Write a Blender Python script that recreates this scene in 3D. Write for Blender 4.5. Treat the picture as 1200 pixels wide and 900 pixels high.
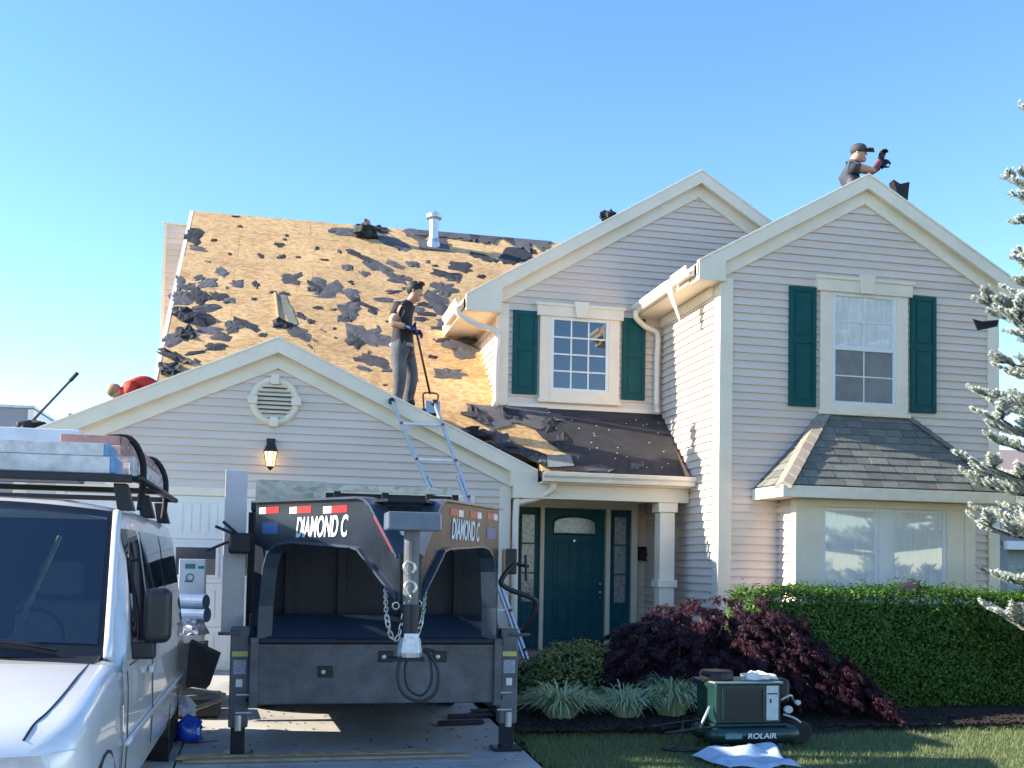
import bpy, bmesh, math, random
from mathutils import Vector, Matrix, Euler, noise as mnoise
RAD = math.radians
scene = bpy.context.scene
COL = scene.collection
for o in list(bpy.data.objects):
    bpy.data.objects.remove(o)

# ------------------------------------------------------------------ camera
F, PX, PY = 1250.0, 600.0, 604.0            # focal length and principal point, in units of a 1200 x 900 picture
YAW, PIT, ROL = RAD(12.6), RAD(2.66), RAD(1.05)
CAM = Vector((0, 0, 1.56))
FW = Vector((math.sin(YAW)*math.cos(PIT), math.cos(YAW)*math.cos(PIT), math.sin(PIT)))
R0 = Vector((math.cos(YAW), -math.sin(YAW), 0)); U0 = R0.cross(FW)
RR = R0*math.cos(ROL) + U0*math.sin(ROL); UU = U0*math.cos(ROL) - R0*math.sin(ROL)
cd = bpy.data.cameras.new('camera'); cam = bpy.data.objects.new('camera', cd); COL.objects.link(cam)
cam.matrix_world = Matrix(((RR.x, UU.x, -FW.x, CAM.x), (RR.y, UU.y, -FW.y, CAM.y), (RR.z, UU.z, -FW.z, CAM.z), (0, 0, 0, 1)))
cd.sensor_width = 36; cd.lens = F/1200*36; cd.shift_y = (PY-450)/1200
cd.clip_start = .1; cd.clip_end = 3000
scene.camera = cam

# ------------------------------------------------------------------ sky and sun
SUN_AZ = Vector((-math.cos(RAD(9.8)), math.sin(RAD(9.8)), 0)); SUN_EL = RAD(26)
w = bpy.data.worlds.new('World'); scene.world = w; w.use_nodes = True
nt = w.node_tree; nt.nodes.clear()
sky = nt.nodes.new('ShaderNodeTexSky'); sky.sky_type = 'NISHITA'; sky.sun_disc = False
sky.sun_elevation = SUN_EL; sky.sun_rotation = math.atan2(SUN_AZ.x, SUN_AZ.y)
sky.altitude = 800; sky.air_density = .95; sky.dust_density = 0; sky.ozone_density = 1.6
bg = nt.nodes.new('ShaderNodeBackground'); bg.inputs[1].default_value = .15
wo = nt.nodes.new('ShaderNodeOutputWorld')
hs = nt.nodes.new('ShaderNodeHueSaturation'); hs.inputs['Hue'].default_value = .505; hs.inputs['Saturation'].default_value = 1.2
nt.links.new(sky.outputs[0], hs.inputs['Color']); nt.links.new(hs.outputs[0], bg.inputs[0]); nt.links.new(bg.outputs[0], wo.inputs[0])
sd = bpy.data.lights.new('sun', 'SUN'); so = bpy.data.objects.new('sun', sd); COL.objects.link(so)
sd.energy = 4.8; sd.angle = RAD(.55); sd.color = (1, .90, .74)
sv = SUN_AZ*math.cos(SUN_EL) + Vector((0, 0, math.sin(SUN_EL)))
so.rotation_euler = sv.to_track_quat('Z', 'Y').to_euler(); so.location = sv*60
scene.view_settings.view_transform = 'Standard'; scene.view_settings.look = 'None'
scene.view_settings.exposure = 1.44; scene.view_settings.gamma = 1
scene.render.engine = 'CYCLES'
scene.cycles.max_bounces = 6

# ------------------------------------------------------------------ helpers
def at(x, y, p, n):
    "point of the plane (p, n) seen at picture position x, y of the 1200 x 900 photograph"
    d = FW + RR*((x-PX)/F) + UU*((PY-y)/F); n = Vector(n)
    return CAM + d*((Vector(p)-CAM).dot(n)/d.dot(n))
def atY(x, y, Y): return at(x, y, (0, Y, 0), (0, 1, 0))
def gz(Y): return .04*(max(min(Y, 14.5), 1.0)-8.5)
def G(x, y): return at(x, y, (0, 8.5, 0), (0, -.04, 1))

def empty(name, loc=(0, 0, 0), label=None, cat=None, group=None):
    o = bpy.data.objects.new(name, None); COL.objects.link(o); o.location = loc; o.empty_display_size = .1
    if label: tag(o, label, cat, group)
    return o
def tag(o, label=None, cat=None, group=None, kind=None):
    if label: o['label'] = label
    if cat: o['category'] = cat
    if group: o['group'] = group
    if kind: o['kind'] = kind
    return o
def put(o, parent):
    if parent is not None:
        o.parent = parent
        if parent.type == 'EMPTY':
            o.matrix_parent_inverse = Matrix.LocRotScale(parent.location, parent.rotation_euler, None).inverted()
    return o
def link_mesh(name, me, parent=None, loc=None, rot=None, scale=None):
    o = bpy.data.objects.new(name, me); COL.objects.link(o)
    if loc is not None: o.location = loc
    if rot is not None: o.rotation_euler = rot
    if scale is not None: o.scale = scale
    return put(o, parent)

class MB:
    "collects geometry, then links it as one mesh object"
    def __init__(s): s.v = []; s.f = []; s.m = []; s.mi = 0
    def add(s, vs, fs):
        b = len(s.v); s.v += [tuple(v) for v in vs]
        for f in fs: s.f.append([i+b for i in f]); s.m.append(s.mi)
        return s
    def box(s, x0, x1, y0, y1, z0, z1):
        return s.add([(x0,y0,z0),(x1,y0,z0),(x1,y1,z0),(x0,y1,z0),(x0,y0,z1),(x1,y0,z1),(x1,y1,z1),(x0,y1,z1)],
                     [(3,2,1,0),(4,5,6,7),(0,1,5,4),(1,2,6,5),(2,3,7,6),(3,0,4,7)])
    def obox(s, c, ax, ay, az):
        c, ax, ay, az = map(Vector, (c, ax, ay, az)); vs = []
        for k in (-1, 1):
            for i, j in ((-1,-1),(1,-1),(1,1),(-1,1)): vs.append(c+ax*i+ay*j+az*k)
        return s.add(vs, [(3,2,1,0),(4,5,6,7),(0,1,5,4),(1,2,6,5),(2,3,7,6),(3,0,4,7)])
    def bar(s, a, b, wd, ht, up=(0, 0, 1)):
        a, b = Vector(a), Vector(b); d = (b-a); L = d.length; d.normalize(); up = Vector(up)
        sx = d.cross(up)
        if sx.length < 1e-4: sx = d.cross(Vector((1, 0, 0)))
        sx.normalize(); sz = sx.cross(d)
        return s.obox((a+b)/2, sx*wd/2, d*L/2, sz*ht/2)
    def prism(s, pts, ext):
        pts = [Vector(p) for p in pts]; e = Vector(ext); n = len(pts)
        fs = [list(range(n)), list(range(2*n-1, n-1, -1))]
        for i in range(n):
            j = (i+1) % n; fs.append([j, i, n+i, n+j])
        return s.add(pts+[p+e for p in pts], fs)
    def poly(s, pts): return s.add(pts, [list(range(len(pts)))])
    def tube(s, pts, r, n=8, closed=False, cap=True):
        pts = [Vector(p) for p in pts]; m = len(pts)
        rs = r if isinstance(r, (list, tuple)) else [r]*m
        rings = []; prev = None
        for i, p in enumerate(pts):
            if closed: t = pts[(i+1) % m]-pts[i-1]
            else: t = pts[min(i+1, m-1)]-pts[max(i-1, 0)]
            if t.length < 1e-7: t = Vector((0, 0, 1))
            t.normalize()
            a = prev if prev is not None else (Vector((0, 0, 1)) if abs(t.z) < .9 else Vector((1, 0, 0)))
            x = a - t*a.dot(t)
            if x.length < 1e-4: x = t.orthogonal()
            x.normalize(); prev = x; y = t.cross(x)
            rings.append([p+(x*math.cos(2*math.pi*k/n)+y*math.sin(2*math.pi*k/n))*rs[i] for k in range(n)])
        vs = [v for rg in rings for v in rg]; fs = []
        for i in range(m if closed else m-1):
            a, b = i*n, ((i+1) % m)*n
            for k in range(n): fs.append((a+k, a+(k+1) % n, b+(k+1) % n, b+k))
        if not closed and cap:
            fs.append(tuple(range(n-1, -1, -1))); fs.append(tuple((m-1)*n+k for k in range(n)))
        return s.add(vs, fs)
    def lathe(s, c, prof, n=16, ax=(0, 0, 1)):
        "prof: (radius, height) pairs along ax"
        c = Vector(c); ax = Vector(ax).normalized(); x = ax.orthogonal().normalized(); y = ax.cross(x)
        vs = []; m = len(prof)
        for r, h in prof:
            for k in range(n):
                a = 2*math.pi*k/n; vs.append(c+ax*h+(x*math.cos(a)+y*math.sin(a))*r)
        fs = [(i*n+k, i*n+(k+1) % n, (i+1)*n+(k+1) % n, (i+1)*n+k) for i in range(m-1) for k in range(n)]
        fs += [tuple(range(n-1, -1, -1)), tuple((m-1)*n+k for k in range(n))]
        return s.add(vs, fs)
    def ball(s, c, r, n=10, m=7, sc=(1, 1, 1)):
        c = Vector(c); vs = []; fs = []
        for i in range(m+1):
            th = math.pi*i/m
            for k in range(n):
                a = 2*math.pi*k/n
                vs.append(c+Vector((r*sc[0]*math.sin(th)*math.cos(a), r*sc[1]*math.sin(th)*math.sin(a), r*sc[2]*math.cos(th))))
        for i in range(m):
            for k in range(n): fs.append((i*n+k, (i+1)*n+k, (i+1)*n+(k+1) % n, i*n+(k+1) % n))
        return s.add(vs, fs)
    def mesh(s, name, mats, smooth=False, fix=True):
        me = bpy.data.meshes.new(name); me.from_pydata(s.v, [], s.f); me.update()
        for mt in (mats if isinstance(mats, (list, tuple)) else [mats]): me.materials.append(mt)
        if len(me.materials) > 1: me.polygons.foreach_set('material_index', s.m)
        if fix:
            bm = bmesh.new(); bm.from_mesh(me); bmesh.ops.recalc_face_normals(bm, faces=bm.faces); bm.to_mesh(me); bm.free()
        if smooth: me.polygons.foreach_set('use_smooth', [True]*len(me.polygons))
        return me
    def build(s, name, mats, parent=None, smooth=False, bevel=0, fix=True, seg=2):
        o = link_mesh(name, s.mesh(name, mats, smooth, fix), parent)
        if bevel:
            md = o.modifiers.new('bevel', 'BEVEL'); md.width = bevel; md.segments = seg; md.limit_method = 'ANGLE'; md.angle_limit = RAD(35)
        return o

def arc(c, r, a0, a1, n, ux=(1, 0, 0), uy=(0, 0, 1)):
    c, ux, uy = Vector(c), Vector(ux), Vector(uy)
    return [c+ux*r*math.cos(a0+(a1-a0)*i/n)+uy*r*math.sin(a0+(a1-a0)*i/n) for i in range(n+1)]

def smooth_path(pts, n=6):
    pts = [Vector(p) for p in pts]; out = []
    for i in range(len(pts)-1):
        p0, p1, p2, p3 = pts[max(i-1, 0)], pts[i], pts[i+1], pts[min(i+2, len(pts)-1)]
        for k in range(n):
            t = k/n
            out.append(.5*((2*p1)+(p2-p0)*t+(2*p0-5*p1+4*p2-p3)*t*t+(3*p1-p0-3*p2+p3)*t**3))
    out.append(pts[-1]); return out

# ------------------------------------------------------------------ materials
MATS = {}
def mat(name, col, rough=.6, var=.12, scale=6, bump=0, bscale=40, metal=0, col2=None, spec=.5, rnd=.0, coat=0, stretch=None, detail=4, contrast=(.3, .7), ior=None, rvar=0):
    if name in MATS: return MATS[name]
    m = bpy.data.materials.new(name); m.use_nodes = True; N = m.node_tree.nodes; L = m.node_tree.links
    b = N['Principled BSDF']; b.inputs['Roughness'].default_value = rough; b.inputs['Metallic'].default_value = metal
    b.inputs['Specular IOR Level'].default_value = spec; b.inputs['Coat Weight'].default_value = coat
    if ior: b.inputs['IOR'].default_value = ior
    tc = N.new('ShaderNodeTexCoord'); src = tc.outputs['Object']
    if stretch:
        mp = N.new('ShaderNodeMapping'); mp.inputs['Scale'].default_value = stretch; L.new(src, mp.inputs[0]); src = mp.outputs[0]
    nz = N.new('ShaderNodeTexNoise'); nz.inputs['Scale'].default_value = scale; nz.inputs['Detail'].default_value = detail; nz.inputs['Roughness'].default_value = .6
    L.new(src, nz.inputs['Vector'])
    rp = N.new('ShaderNodeValToRGB'); rp.color_ramp.elements[0].position = contrast[0]; rp.color_ramp.elements[1].position = contrast[1]
    c2 = col2 or tuple(min(1, c*(1+var)) for c in col); c1 = col if col2 else tuple(c*(1-var) for c in col)
    rp.color_ramp.elements[0].color = (*c1, 1); rp.color_ramp.elements[1].color = (*c2, 1)
    L.new(nz.outputs['Fac'], rp.inputs[0]); out = rp.outputs[0]
    if rnd:
        oi = N.new('ShaderNodeObjectInfo'); mr = N.new('ShaderNodeMapRange'); mr.inputs[3].default_value = 1-rnd; mr.inputs[4].default_value = 1+rnd
        L.new(oi.outputs['Random'], mr.inputs[0]); hs = N.new('ShaderNodeHueSaturation'); L.new(mr.outputs[0], hs.inputs['Value']); L.new(out, hs.inputs['Color']); out = hs.outputs[0]
    L.new(out, b.inputs['Base Color'])
    if rvar:
        mr = N.new('ShaderNodeMapRange'); mr.inputs[3].default_value = max(0, rough-rvar); mr.inputs[4].default_value = rough+rvar
        L.new(nz.outputs['Fac'], mr.inputs[0]); L.new(mr.outputs[0], b.inputs['Roughness'])
    if bump:
        n2 = N.new('ShaderNodeTexNoise'); n2.inputs['Scale'].default_value = bscale; n2.inputs['Detail'].default_value = 3; L.new(src, n2.inputs['Vector'])
        bp = N.new('ShaderNodeBump'); bp.inputs['Strength'].default_value = bump; bp.inputs['Distance'].default_value = .01
        L.new(n2.outputs['Fac'], bp.inputs['Height']); L.new(bp.outputs[0], b.inputs['Normal'])
    MATS[name] = m; return m

def leafmat(name, c1, c2, rough=.5, trans=.25):
    "leaf: colour varies from leaf to leaf, some light comes through"
    m = bpy.data.materials.new(name); m.use_nodes = True; N = m.node_tree.nodes; L = m.node_tree.links
    b = N['Principled BSDF']; b.inputs['Roughness'].default_value = rough; b.inputs['Specular IOR Level'].default_value = .3
    ge = N.new('ShaderNodeNewGeometry'); rp = N.new('ShaderNodeValToRGB')
    rp.color_ramp.elements[0].color = (*c1, 1); rp.color_ramp.elements[1].color = (*c2, 1)
    L.new(ge.outputs['Random Per Island'], rp.inputs[0]); L.new(rp.outputs[0], b.inputs['Base Color'])
    tr = N.new('ShaderNodeBsdfTranslucent'); L.new(rp.outputs[0], tr.inputs[0])
    mx = N.new('ShaderNodeMixShader'); mx.inputs[0].default_value = trans
    L.new(b.outputs[0], mx.inputs[1]); L.new(tr.outputs[0], mx.inputs[2]); L.new(mx.outputs[0], N['Material Output'].inputs[0])
    return m
def emis(name, col, st):
    m = bpy.data.materials.new(name); m.use_nodes = True; b = m.node_tree.nodes['Principled BSDF']
    b.inputs['Base Color'].default_value = (*col, 1); b.inputs['Emission Color'].default_value = (*col, 1); b.inputs['Emission Strength'].default_value = st
    return m
def osbmat(name, c1, c2, c3):
    "pressed wood flakes"
    m = bpy.data.materials.new(name); m.use_nodes = True; N = m.node_tree.nodes; L = m.node_tree.links
    b = N['Principled BSDF']; b.inputs['Roughness'].default_value = .75; b.inputs['Specular IOR Level'].default_value = .25
    tc = N.new('ShaderNodeTexCoord')
    vo = N.new('ShaderNodeTexVoronoi'); vo.inputs['Scale'].default_value = 16; mp = N.new('ShaderNodeMapping'); mp.inputs['Scale'].default_value = (1, 1.6, 1.6)
    L.new(tc.outputs['Object'], mp.inputs[0]); L.new(mp.outputs[0], vo.inputs['Vector'])
    rp = N.new('ShaderNodeValToRGB'); e = rp.color_ramp.elements; e[0].color = (*c1, 1); e[1].color = (*c3, 1); k = e.new(.5); k.color = (*c2, 1)
    sx = N.new('ShaderNodeSeparateColor'); L.new(vo.outputs['Color'], sx.inputs[0]); L.new(sx.outputs[0], rp.inputs[0])
    nz = N.new('ShaderNodeTexNoise'); nz.inputs['Scale'].default_value = 1.3; nz.inputs['Detail'].default_value = 5; L.new(tc.outputs['Object'], nz.inputs['Vector'])
    r2 = N.new('ShaderNodeValToRGB'); r2.color_ramp.elements[0].position = .3; r2.color_ramp.elements[1].position = .7
    r2.color_ramp.elements[0].color = (.82, .80, .78, 1); r2.color_ramp.elements[1].color = (1.08, 1.07, 1.05, 1); L.new(nz.outputs['Fac'], r2.inputs[0])
    mu = N.new('ShaderNodeMix'); mu.data_type = 'RGBA'; mu.blend_type = 'MULTIPLY'; mu.inputs[0].default_value = 1
    L.new(rp.outputs[0], mu.inputs[6]); L.new(r2.outputs[0], mu.inputs[7])
    oi = N.new('ShaderNodeObjectInfo'); mr = N.new('ShaderNodeMapRange'); mr.inputs[3].default_value = .93; mr.inputs[4].default_value = 1.06
    L.new(oi.outputs['Random'], mr.inputs[0]); hs = N.new('ShaderNodeHueSaturation'); L.new(mr.outputs[0], hs.inputs['Value']); L.new(mu.outputs[2], hs.inputs['Color'])
    L.new(hs.outputs[0], b.inputs['Base Color'])
    bp = N.new('ShaderNodeBump'); bp.inputs['Strength'].default_value = .25; bp.inputs['Distance'].default_value = .004
    L.new(sx.outputs[1], bp.inputs['Height']); L.new(bp.outputs[0], b.inputs['Normal'])
    return m

M_SID = mat('vinyl_siding', (.73, .605, .505), .5, .07, .9, .08, 90, rnd=.025, stretch=(.6, .6, 4))
M_TRIM = mat('cream_trim', (.86, .745, .575), .45, .05, 3, .03, 60)
M_GUT = mat('gutter_paint', (.86, .75, .60), .35, .08, 5)
M_SHUT = mat('green_shutter', (.002, .075, .075), .55, .15, 8, .03, 80, spec=.25)
M_DOOR = mat('teal_door_paint', (.002, .085, .10), .45, .15, 6, spec=.3)
M_OSB = osbmat('osb_sheathing', (.47, .28, .12), (.62, .39, .18), (.70, .48, .25))
M_FELT = mat('asphalt_felt', (.030, .029, .034), .8, .35, 5, .5, 60, rnd=.3)
M_FELTG = mat('weathered_felt', (.085, .08, .085), .85, .3, 6, .5, 50, rnd=.3)
M_SHING = mat('grey_shingle', (.17, .17, .15), .9, .35, 70, .6, 160, rnd=.22)
M_HIP = mat('pale_hip_shingle', (.30, .25, .20), .9, .25, 60, .5, 160, rnd=.1)
M_GLASS = mat('window_glass', (.012, .02, .03), .03, .1, 2, ior=2.1)
M_GLASSB = mat('blinds_reflection_glass', (.72, .72, .70), .04, .12, 3, ior=1.9, stretch=(9, 1, 1))  # pale base carries the bay's blinds and the wing sash's bright reflection
M_SCREEN = mat('insect_screen', (.18, .185, .19), .25, .15, 6, ior=1.9)
M_WHITE = mat('white_vinyl', (.78, .77, .74), .35, .04, 4)
M_BLACK = mat('black_plastic', (.012, .012, .013), .45, .3, 10)
M_BRASS = mat('satin_nickel', (.65, .62, .55), .25, .1, 9, metal=1)
# ------------------------------------------------------------------ ground
def sheet(name, x0, x1, y0, y1, dz, m, nx=1, ny=None, parent=None):
    ys = sorted(set([y0, y1] + [y for y in (1.0, 14.5) if y0 < y < y1])); b = MB()
    for a, c in zip(ys, ys[1:]):
        b.poly([(x0, a, gz(a)+dz), (x1, a, gz(a)+dz), (x1, c, gz(c)+dz), (x0, c, gz(c)+dz)])
    return b.build(name, m, parent)
M_SOIL = mat('lawn_soil', (.06, .085, .03), .95, .4, 3, .5, 20, col2=(.12, .14, .06))
M_CONC = mat('driveway_concrete', (.40, .385, .36), .85, .24, 1.6, .3, 70, rnd=.06, detail=10)
M_ASPH = mat('concrete_road', (.33, .32, .30), .9, .25, 8, .4, 90)
M_MULCH = mat('dark_mulch', (.018, .013, .011), .95, .5, 25, 1, 45)
g = sheet('ground', -700, 700, -700, 900, -.10, M_SOIL); tag(g, kind='structure')
lw = sheet('lawn', 2.2, 40, .9, 14.4, -.01, M_SOIL); tag(lw, kind='structure')
lw = sheet('lawn', -40, -3.5, .9, 24, -.01, M_SOIL); tag(lw, kind='structure')
rd = sheet('road', -60, 60, -8, -.6, -.06, M_ASPH); tag(rd, kind='structure')
b = MB()
for k in range(1): b.box(-60, 60, -.6, -.45, gz(0)-.1, gz(0)+.05)
tag(b.build('kerb', M_CONC, None, bevel=.02), kind='structure')
sw = sheet('pavement', -60, 60, .0, .85, -.004, M_CONC); tag(sw, kind='structure')
dr = sheet('driveway', -3.48, 2.12, .9, 13.55, -.03, M_MULCH); tag(dr, kind='structure')
ys = [.92, 3.4, 5.95, 8.42, 10.95, 13.5]; xs = [-3.46, -.68, 2.1]
for i in range(5):
    for j in range(2):
        b = MB(); y0, y1, x0, x1 = ys[i]+.007, ys[i+1]-.007, xs[j]+.007, xs[j+1]-.007
        b.prism([(x0, y0, gz(y0)-.05), (x1, y0, gz(y0)-.05), (x1, y1, gz(y1)-.05), (x0, y1, gz(y1)-.05)], (0, 0, .056))
        b.build('concrete_slab', M_CONC, dr, bevel=.006)
# planting bed: a low mound of mulch with an uneven edge
b = MB(); random.seed(4)
edge = [(2.15, 9.45), (2.6, 9.5), (3.1, 9.42), (3.7, 9.3), (4.2, 9.25), (4.8, 9.2), (5.4, 9.22), (6.2, 9.35), (7.2, 9.45), (8.5, 9.5), (10, 9.6)]
n = len(edge); top = []
for k, dy in enumerate((0, .12, .5, 5.2)):
    for (x, y) in edge:
        yy = y+dy+random.uniform(-.03, .03)*(k == 0); top.append((x, yy, gz(yy)+(-.02, .035, .06, .03)[k]+random.uniform(-.006, .006)))
b.add(top, [(k*n+i, k*n+i+1, (k+1)*n+i+1, (k+1)*n+i) for k in range(3) for i in range(n-1)])
tag(b.build('mulch_bed', M_MULCH), kind='structure')
b = MB(); random.seed(9)
for i in range(5200):
    x = random.uniform(2.2, 8.2); y = random.uniform(9.3, 10.6); z = gz(y)+.055; a = random.uniform(0, 6.3); l = random.uniform(.015, .05); wd = l*.3
    b.obox((x, y, z), (l*math.cos(a), l*math.sin(a), random.uniform(-.3, .3)*l), (-wd*math.sin(a), wd*math.cos(a), 0), (0, 0, .006))
tag(b.build('mulch_chips', mat('mulch_chip', (.022, .015, .012), .9, .5, 30), None, fix=False), 'dark shredded bark mulch covering the planting bed', 'mulch', kind='stuff')

# ------------------------------------------------------------------ the house
house = empty('house', (3.5, 15, .2), 'two storey cream sided house with its old roof torn down to bare boards', 'house')
EXP = .1016
def siding(parent, O, u, nrm, z0, z1, rng, m=None):
    O, u, nrm = Vector(O), Vector(u), Vector(nrm); z = z0; Z = Vector((0, 0, 1))
    while z < z1-1e-4:
        zt = min(z+EXP, z1); a0, b0 = rng(z); a1, b1 = rng(zt); a1 = min(a1, b1) if a1 > b1 else a1
        if b0-a0 > .02:
            if a1 >= b1: a1 = b1 = (a1+b1)/2
            def P(a, zz, d): return O+u*a+Z*zz+nrm*d
            MB().add([P(a0, z, .028), P(b0, z, .028), P(b1, zt, .004), P(a1, zt, .004), P(a0, z, 0), P(b0, z, 0), P(b1, zt, 0), P(a1, zt, 0),
                      P(a0, z+.012, .0285), P(b0, z+.012, .0285)],
                     [(8, 9, 2, 3), (0, 1, 9, 8), (4, 5, 1, 0), (0, 8, 3, 7, 4), (1, 5, 6, 2, 9)]).build('siding_board', m or M_SID, parent)
        z += EXP
def wall_poly(name, pts, ext, m=None): return MB().prism(pts, ext).build(name, m or M_SID, house)
def xz(pts, y): return [(x, y, z) for x, z in pts]

# roof shapes
MR_Y0, MR_Z0, MR_S, MR_Y1 = 13.3, 2.78, .78, 19.75
def mz(Y): return MR_Z0+MR_S*(Y-MR_Y0)
MRN = Vector((0, -MR_S, 1)).normalized()
GPZ, GS, GHW, GY = 4.33, .46, 3.0, 13.6            # garage: peak height, slope, half width, wall
def gzr(X): return GPZ-GS*abs(X)
WX, WPZ, WS, WY, WX0, WX1 = 7.45, 6.74, .565, 12.5, 5.46, 9.44     # wing
def wzr(X): return WPZ-WS*abs(X-WX)
UX, UPZ, US, UY, UX0 = 5.99, 7.40, .604, 14.6, 3.03               # upper gable
def uzr(X): return UPZ-US*abs(X-UX)

# walls: a solid backing and the boards in front of it
RD = .22                                            # depth of the roof edge below its top surface
gw = wall_poly('garage_wall', xz([(-GHW, .1), (GHW, .1), (GHW, gzr(GHW)-RD), (0, GPZ-RD), (-GHW, gzr(GHW)-RD)], GY), (0, .15, 0))
GD0, GD1, GDT = -2.44, 2.44, 2.34
siding(gw, (0, GY, 0), (1, 0, 0), (0, -1, 0), GDT+.1, GPZ-RD, lambda z: (-min(GHW, (GPZ-RD-z)/GS), min(GHW, (GPZ-RD-z)/GS)))
for s in (-1, 1):
    siding(gw, (0, GY, 0), (1, 0, 0), (0, -1, 0), .22, GDT+.1, lambda z: ((-GHW, GD0-.1) if s < 0 else (GD1+.1, GHW)))
ww = wall_poly('wing_wall', xz([(WX0, .1), (WX1, .1), (WX1, wzr(WX1)-RD), (WX, WPZ-RD), (WX0, wzr(WX0)-RD)], WY), (0, .15, 0))
siding(ww, (0, WY, 0), (1, 0, 0), (0, -1, 0), .25, WPZ-RD, lambda z: (max(WX0, WX-(WPZ-RD-z)/WS), min(WX1, WX+(WPZ-RD-z)/WS)))
sw_ = MB().box(WX0, WX0+.15, WY+.16, 20, .1, wzr(WX0)-RD-.02).build('wing_side_wall', M_SID, house)
siding(sw_, (WX0, 0, 0), (0, 1, 0), (-1, 0, 0), .25, wzr(WX0)-RD-.02, lambda z: (WY+.02, 15.2))
uw = wall_poly('upper_wall', xz([(UX0, 3.2), (7.1, 3.2), (7.1, uzr(7.1)-RD), (UX, UPZ-RD), (UX0, uzr(UX0)-RD)], UY), (0, .15, 0))
siding(uw, (0, UY, 0), (1, 0, 0), (0, -1, 0), 3.84, UPZ-RD, lambda z: (max(UX0, UX-(UPZ-RD-z)/US), min(7.1, UX+(UPZ-RD-z)/US)))
us = MB().prism([(UX0, UY+.16, 3.3), (UX0, 19.7, 6.5), (UX0, 19.7, uzr(UX0)-.02), (UX0, UY+.16, uzr(UX0)-RD-.03)], (.12, 0, 0)).build('upper_side_wall', M_SID, house)
siding(us, (UX0, 0, 0), (0, 1, 0), (-1, 0, 0), 3.84, uzr(UX0)-RD-.03, lambda z: (UY+.02, max(UY+.02, min(17.2, MR_Y0+(z-MR_Z0)/MR_S+.1))))
EY = 15.2
ew = MB().box(GHW, WX0, EY, EY+.15, .1, 3.6).build('entry_wall', M_SID, house)
siding(ew, (0, EY, 0), (1, 0, 0), (0, -1, 0), .35, 2.6, lambda z: (5.25, WX0))
MB().box(GHW-.15, GHW, GY+.16, EY, .1, 2.7).build('garage_side_wall', M_SID, house)
# hidden body of the house, so that it is solid from every side
MB().box(-1.35, 9.3, EY+.3, 25, .1, 4.0).build('main_wall', M_SID, house)
MB().prism([(-1.35, EY+.3, 4.0), (-1.35, 25.9, 2.9), (-1.35, MR_Y1, mz(MR_Y1)-.3)], (.12, 0, 0)).build('gable_end_wall', M_SID, house)
MB().box(-GHW, -1.36, GY+.16, 19, .1, gzr(GHW)-RD).build('garage_left_wall', M_SID, house)
MB().box(WX1-.15, WX1, WY+.16, 25, .1, wzr(WX1)-RD-.02).build('wing_right_wall', M_SID, house)

# ---- roofs
def slab(name, pts, m, th=.12): return MB().prism(pts, (0, 0, -th)).build(name, m, house)
XL = -1.58
mr = slab('main_roof', [(XL+.03, 13.66, mz(13.66)-.02), (3.36, 13.66, mz(13.66)-.02), (3.36, MR_Y0, mz(MR_Y0)-.02), (5.40, MR_Y0, mz(MR_Y0)-.02), (5.40, 14.5, mz(14.5)-.02), (9.3, 14.5, mz(14.5)-.02), (9.3, MR_Y1, mz(MR_Y1)-.02), (XL+.03, MR_Y1, mz(MR_Y1)-.02)], mat('roof_deck_gap', (.12, .08, .04), .9))
slab('rear_roof', [(XL, MR_Y1, mz(MR_Y1)-.015), (9.3, MR_Y1, mz(MR_Y1)-.015), (9.3, 26.2, mz(MR_Y1)-5.03), (XL, 26.2, mz(MR_Y1)-5.03)], M_FELT)
SL = math.hypot(1, MR_S)
def onroof(X, s, h=0): return Vector((X, MR_Y0+s/SL, MR_Z0+MR_S*s/SL))+MRN*h
LEN = (MR_Y1-MR_Y0)*SL
# sheathing panels 1.22 x 2.44 m, staggered row by row
rows = int(math.ceil(LEN/1.22)); random.seed(2)
for r in range(rows):
    s0 = r*1.22+.002; s1 = min((r+1)*1.22-.003, LEN); x = XL-(1.22 if r % 2 else 0)-.35
    while x < 9.2:
        xa, xb = max(x+.002, XL), min(x+2.44-.002, 9.25)
        if s1 < 1.9: xb = min(xb, 5.40)
        if s0 < 1.9 < s1: pass
        if xb-xa > .1 and not (s0 > 2.2 and xa > 6.5) and not (s1 < 3.0 and xa > 5.39) :
            if s1 < 3.0: xb = min(xb, 5.40)
            if s0 < .1:
                if xa < 3.36 < xb:
                    parts_ = [(xa, 3.358, .36*SL), (3.362, xb, s0)]
                else: parts_ = [(xa, xb, .36*SL if xb <= 3.36 else s0)]
            else: parts_ = [(xa, xb, s0)]
            h = .011+random.uniform(-.002, .002)
            for pa, pb, ps in parts_:
                b = MB(); P = [onroof(pa, ps, h), onroof(pb, ps, h), onroof(pb, s1, h), onroof(pa, s1, h)]
                b.prism(P, -MRN*.022).build('sheathing_panel', M_OSB, mr)
        x += 2.44
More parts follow.
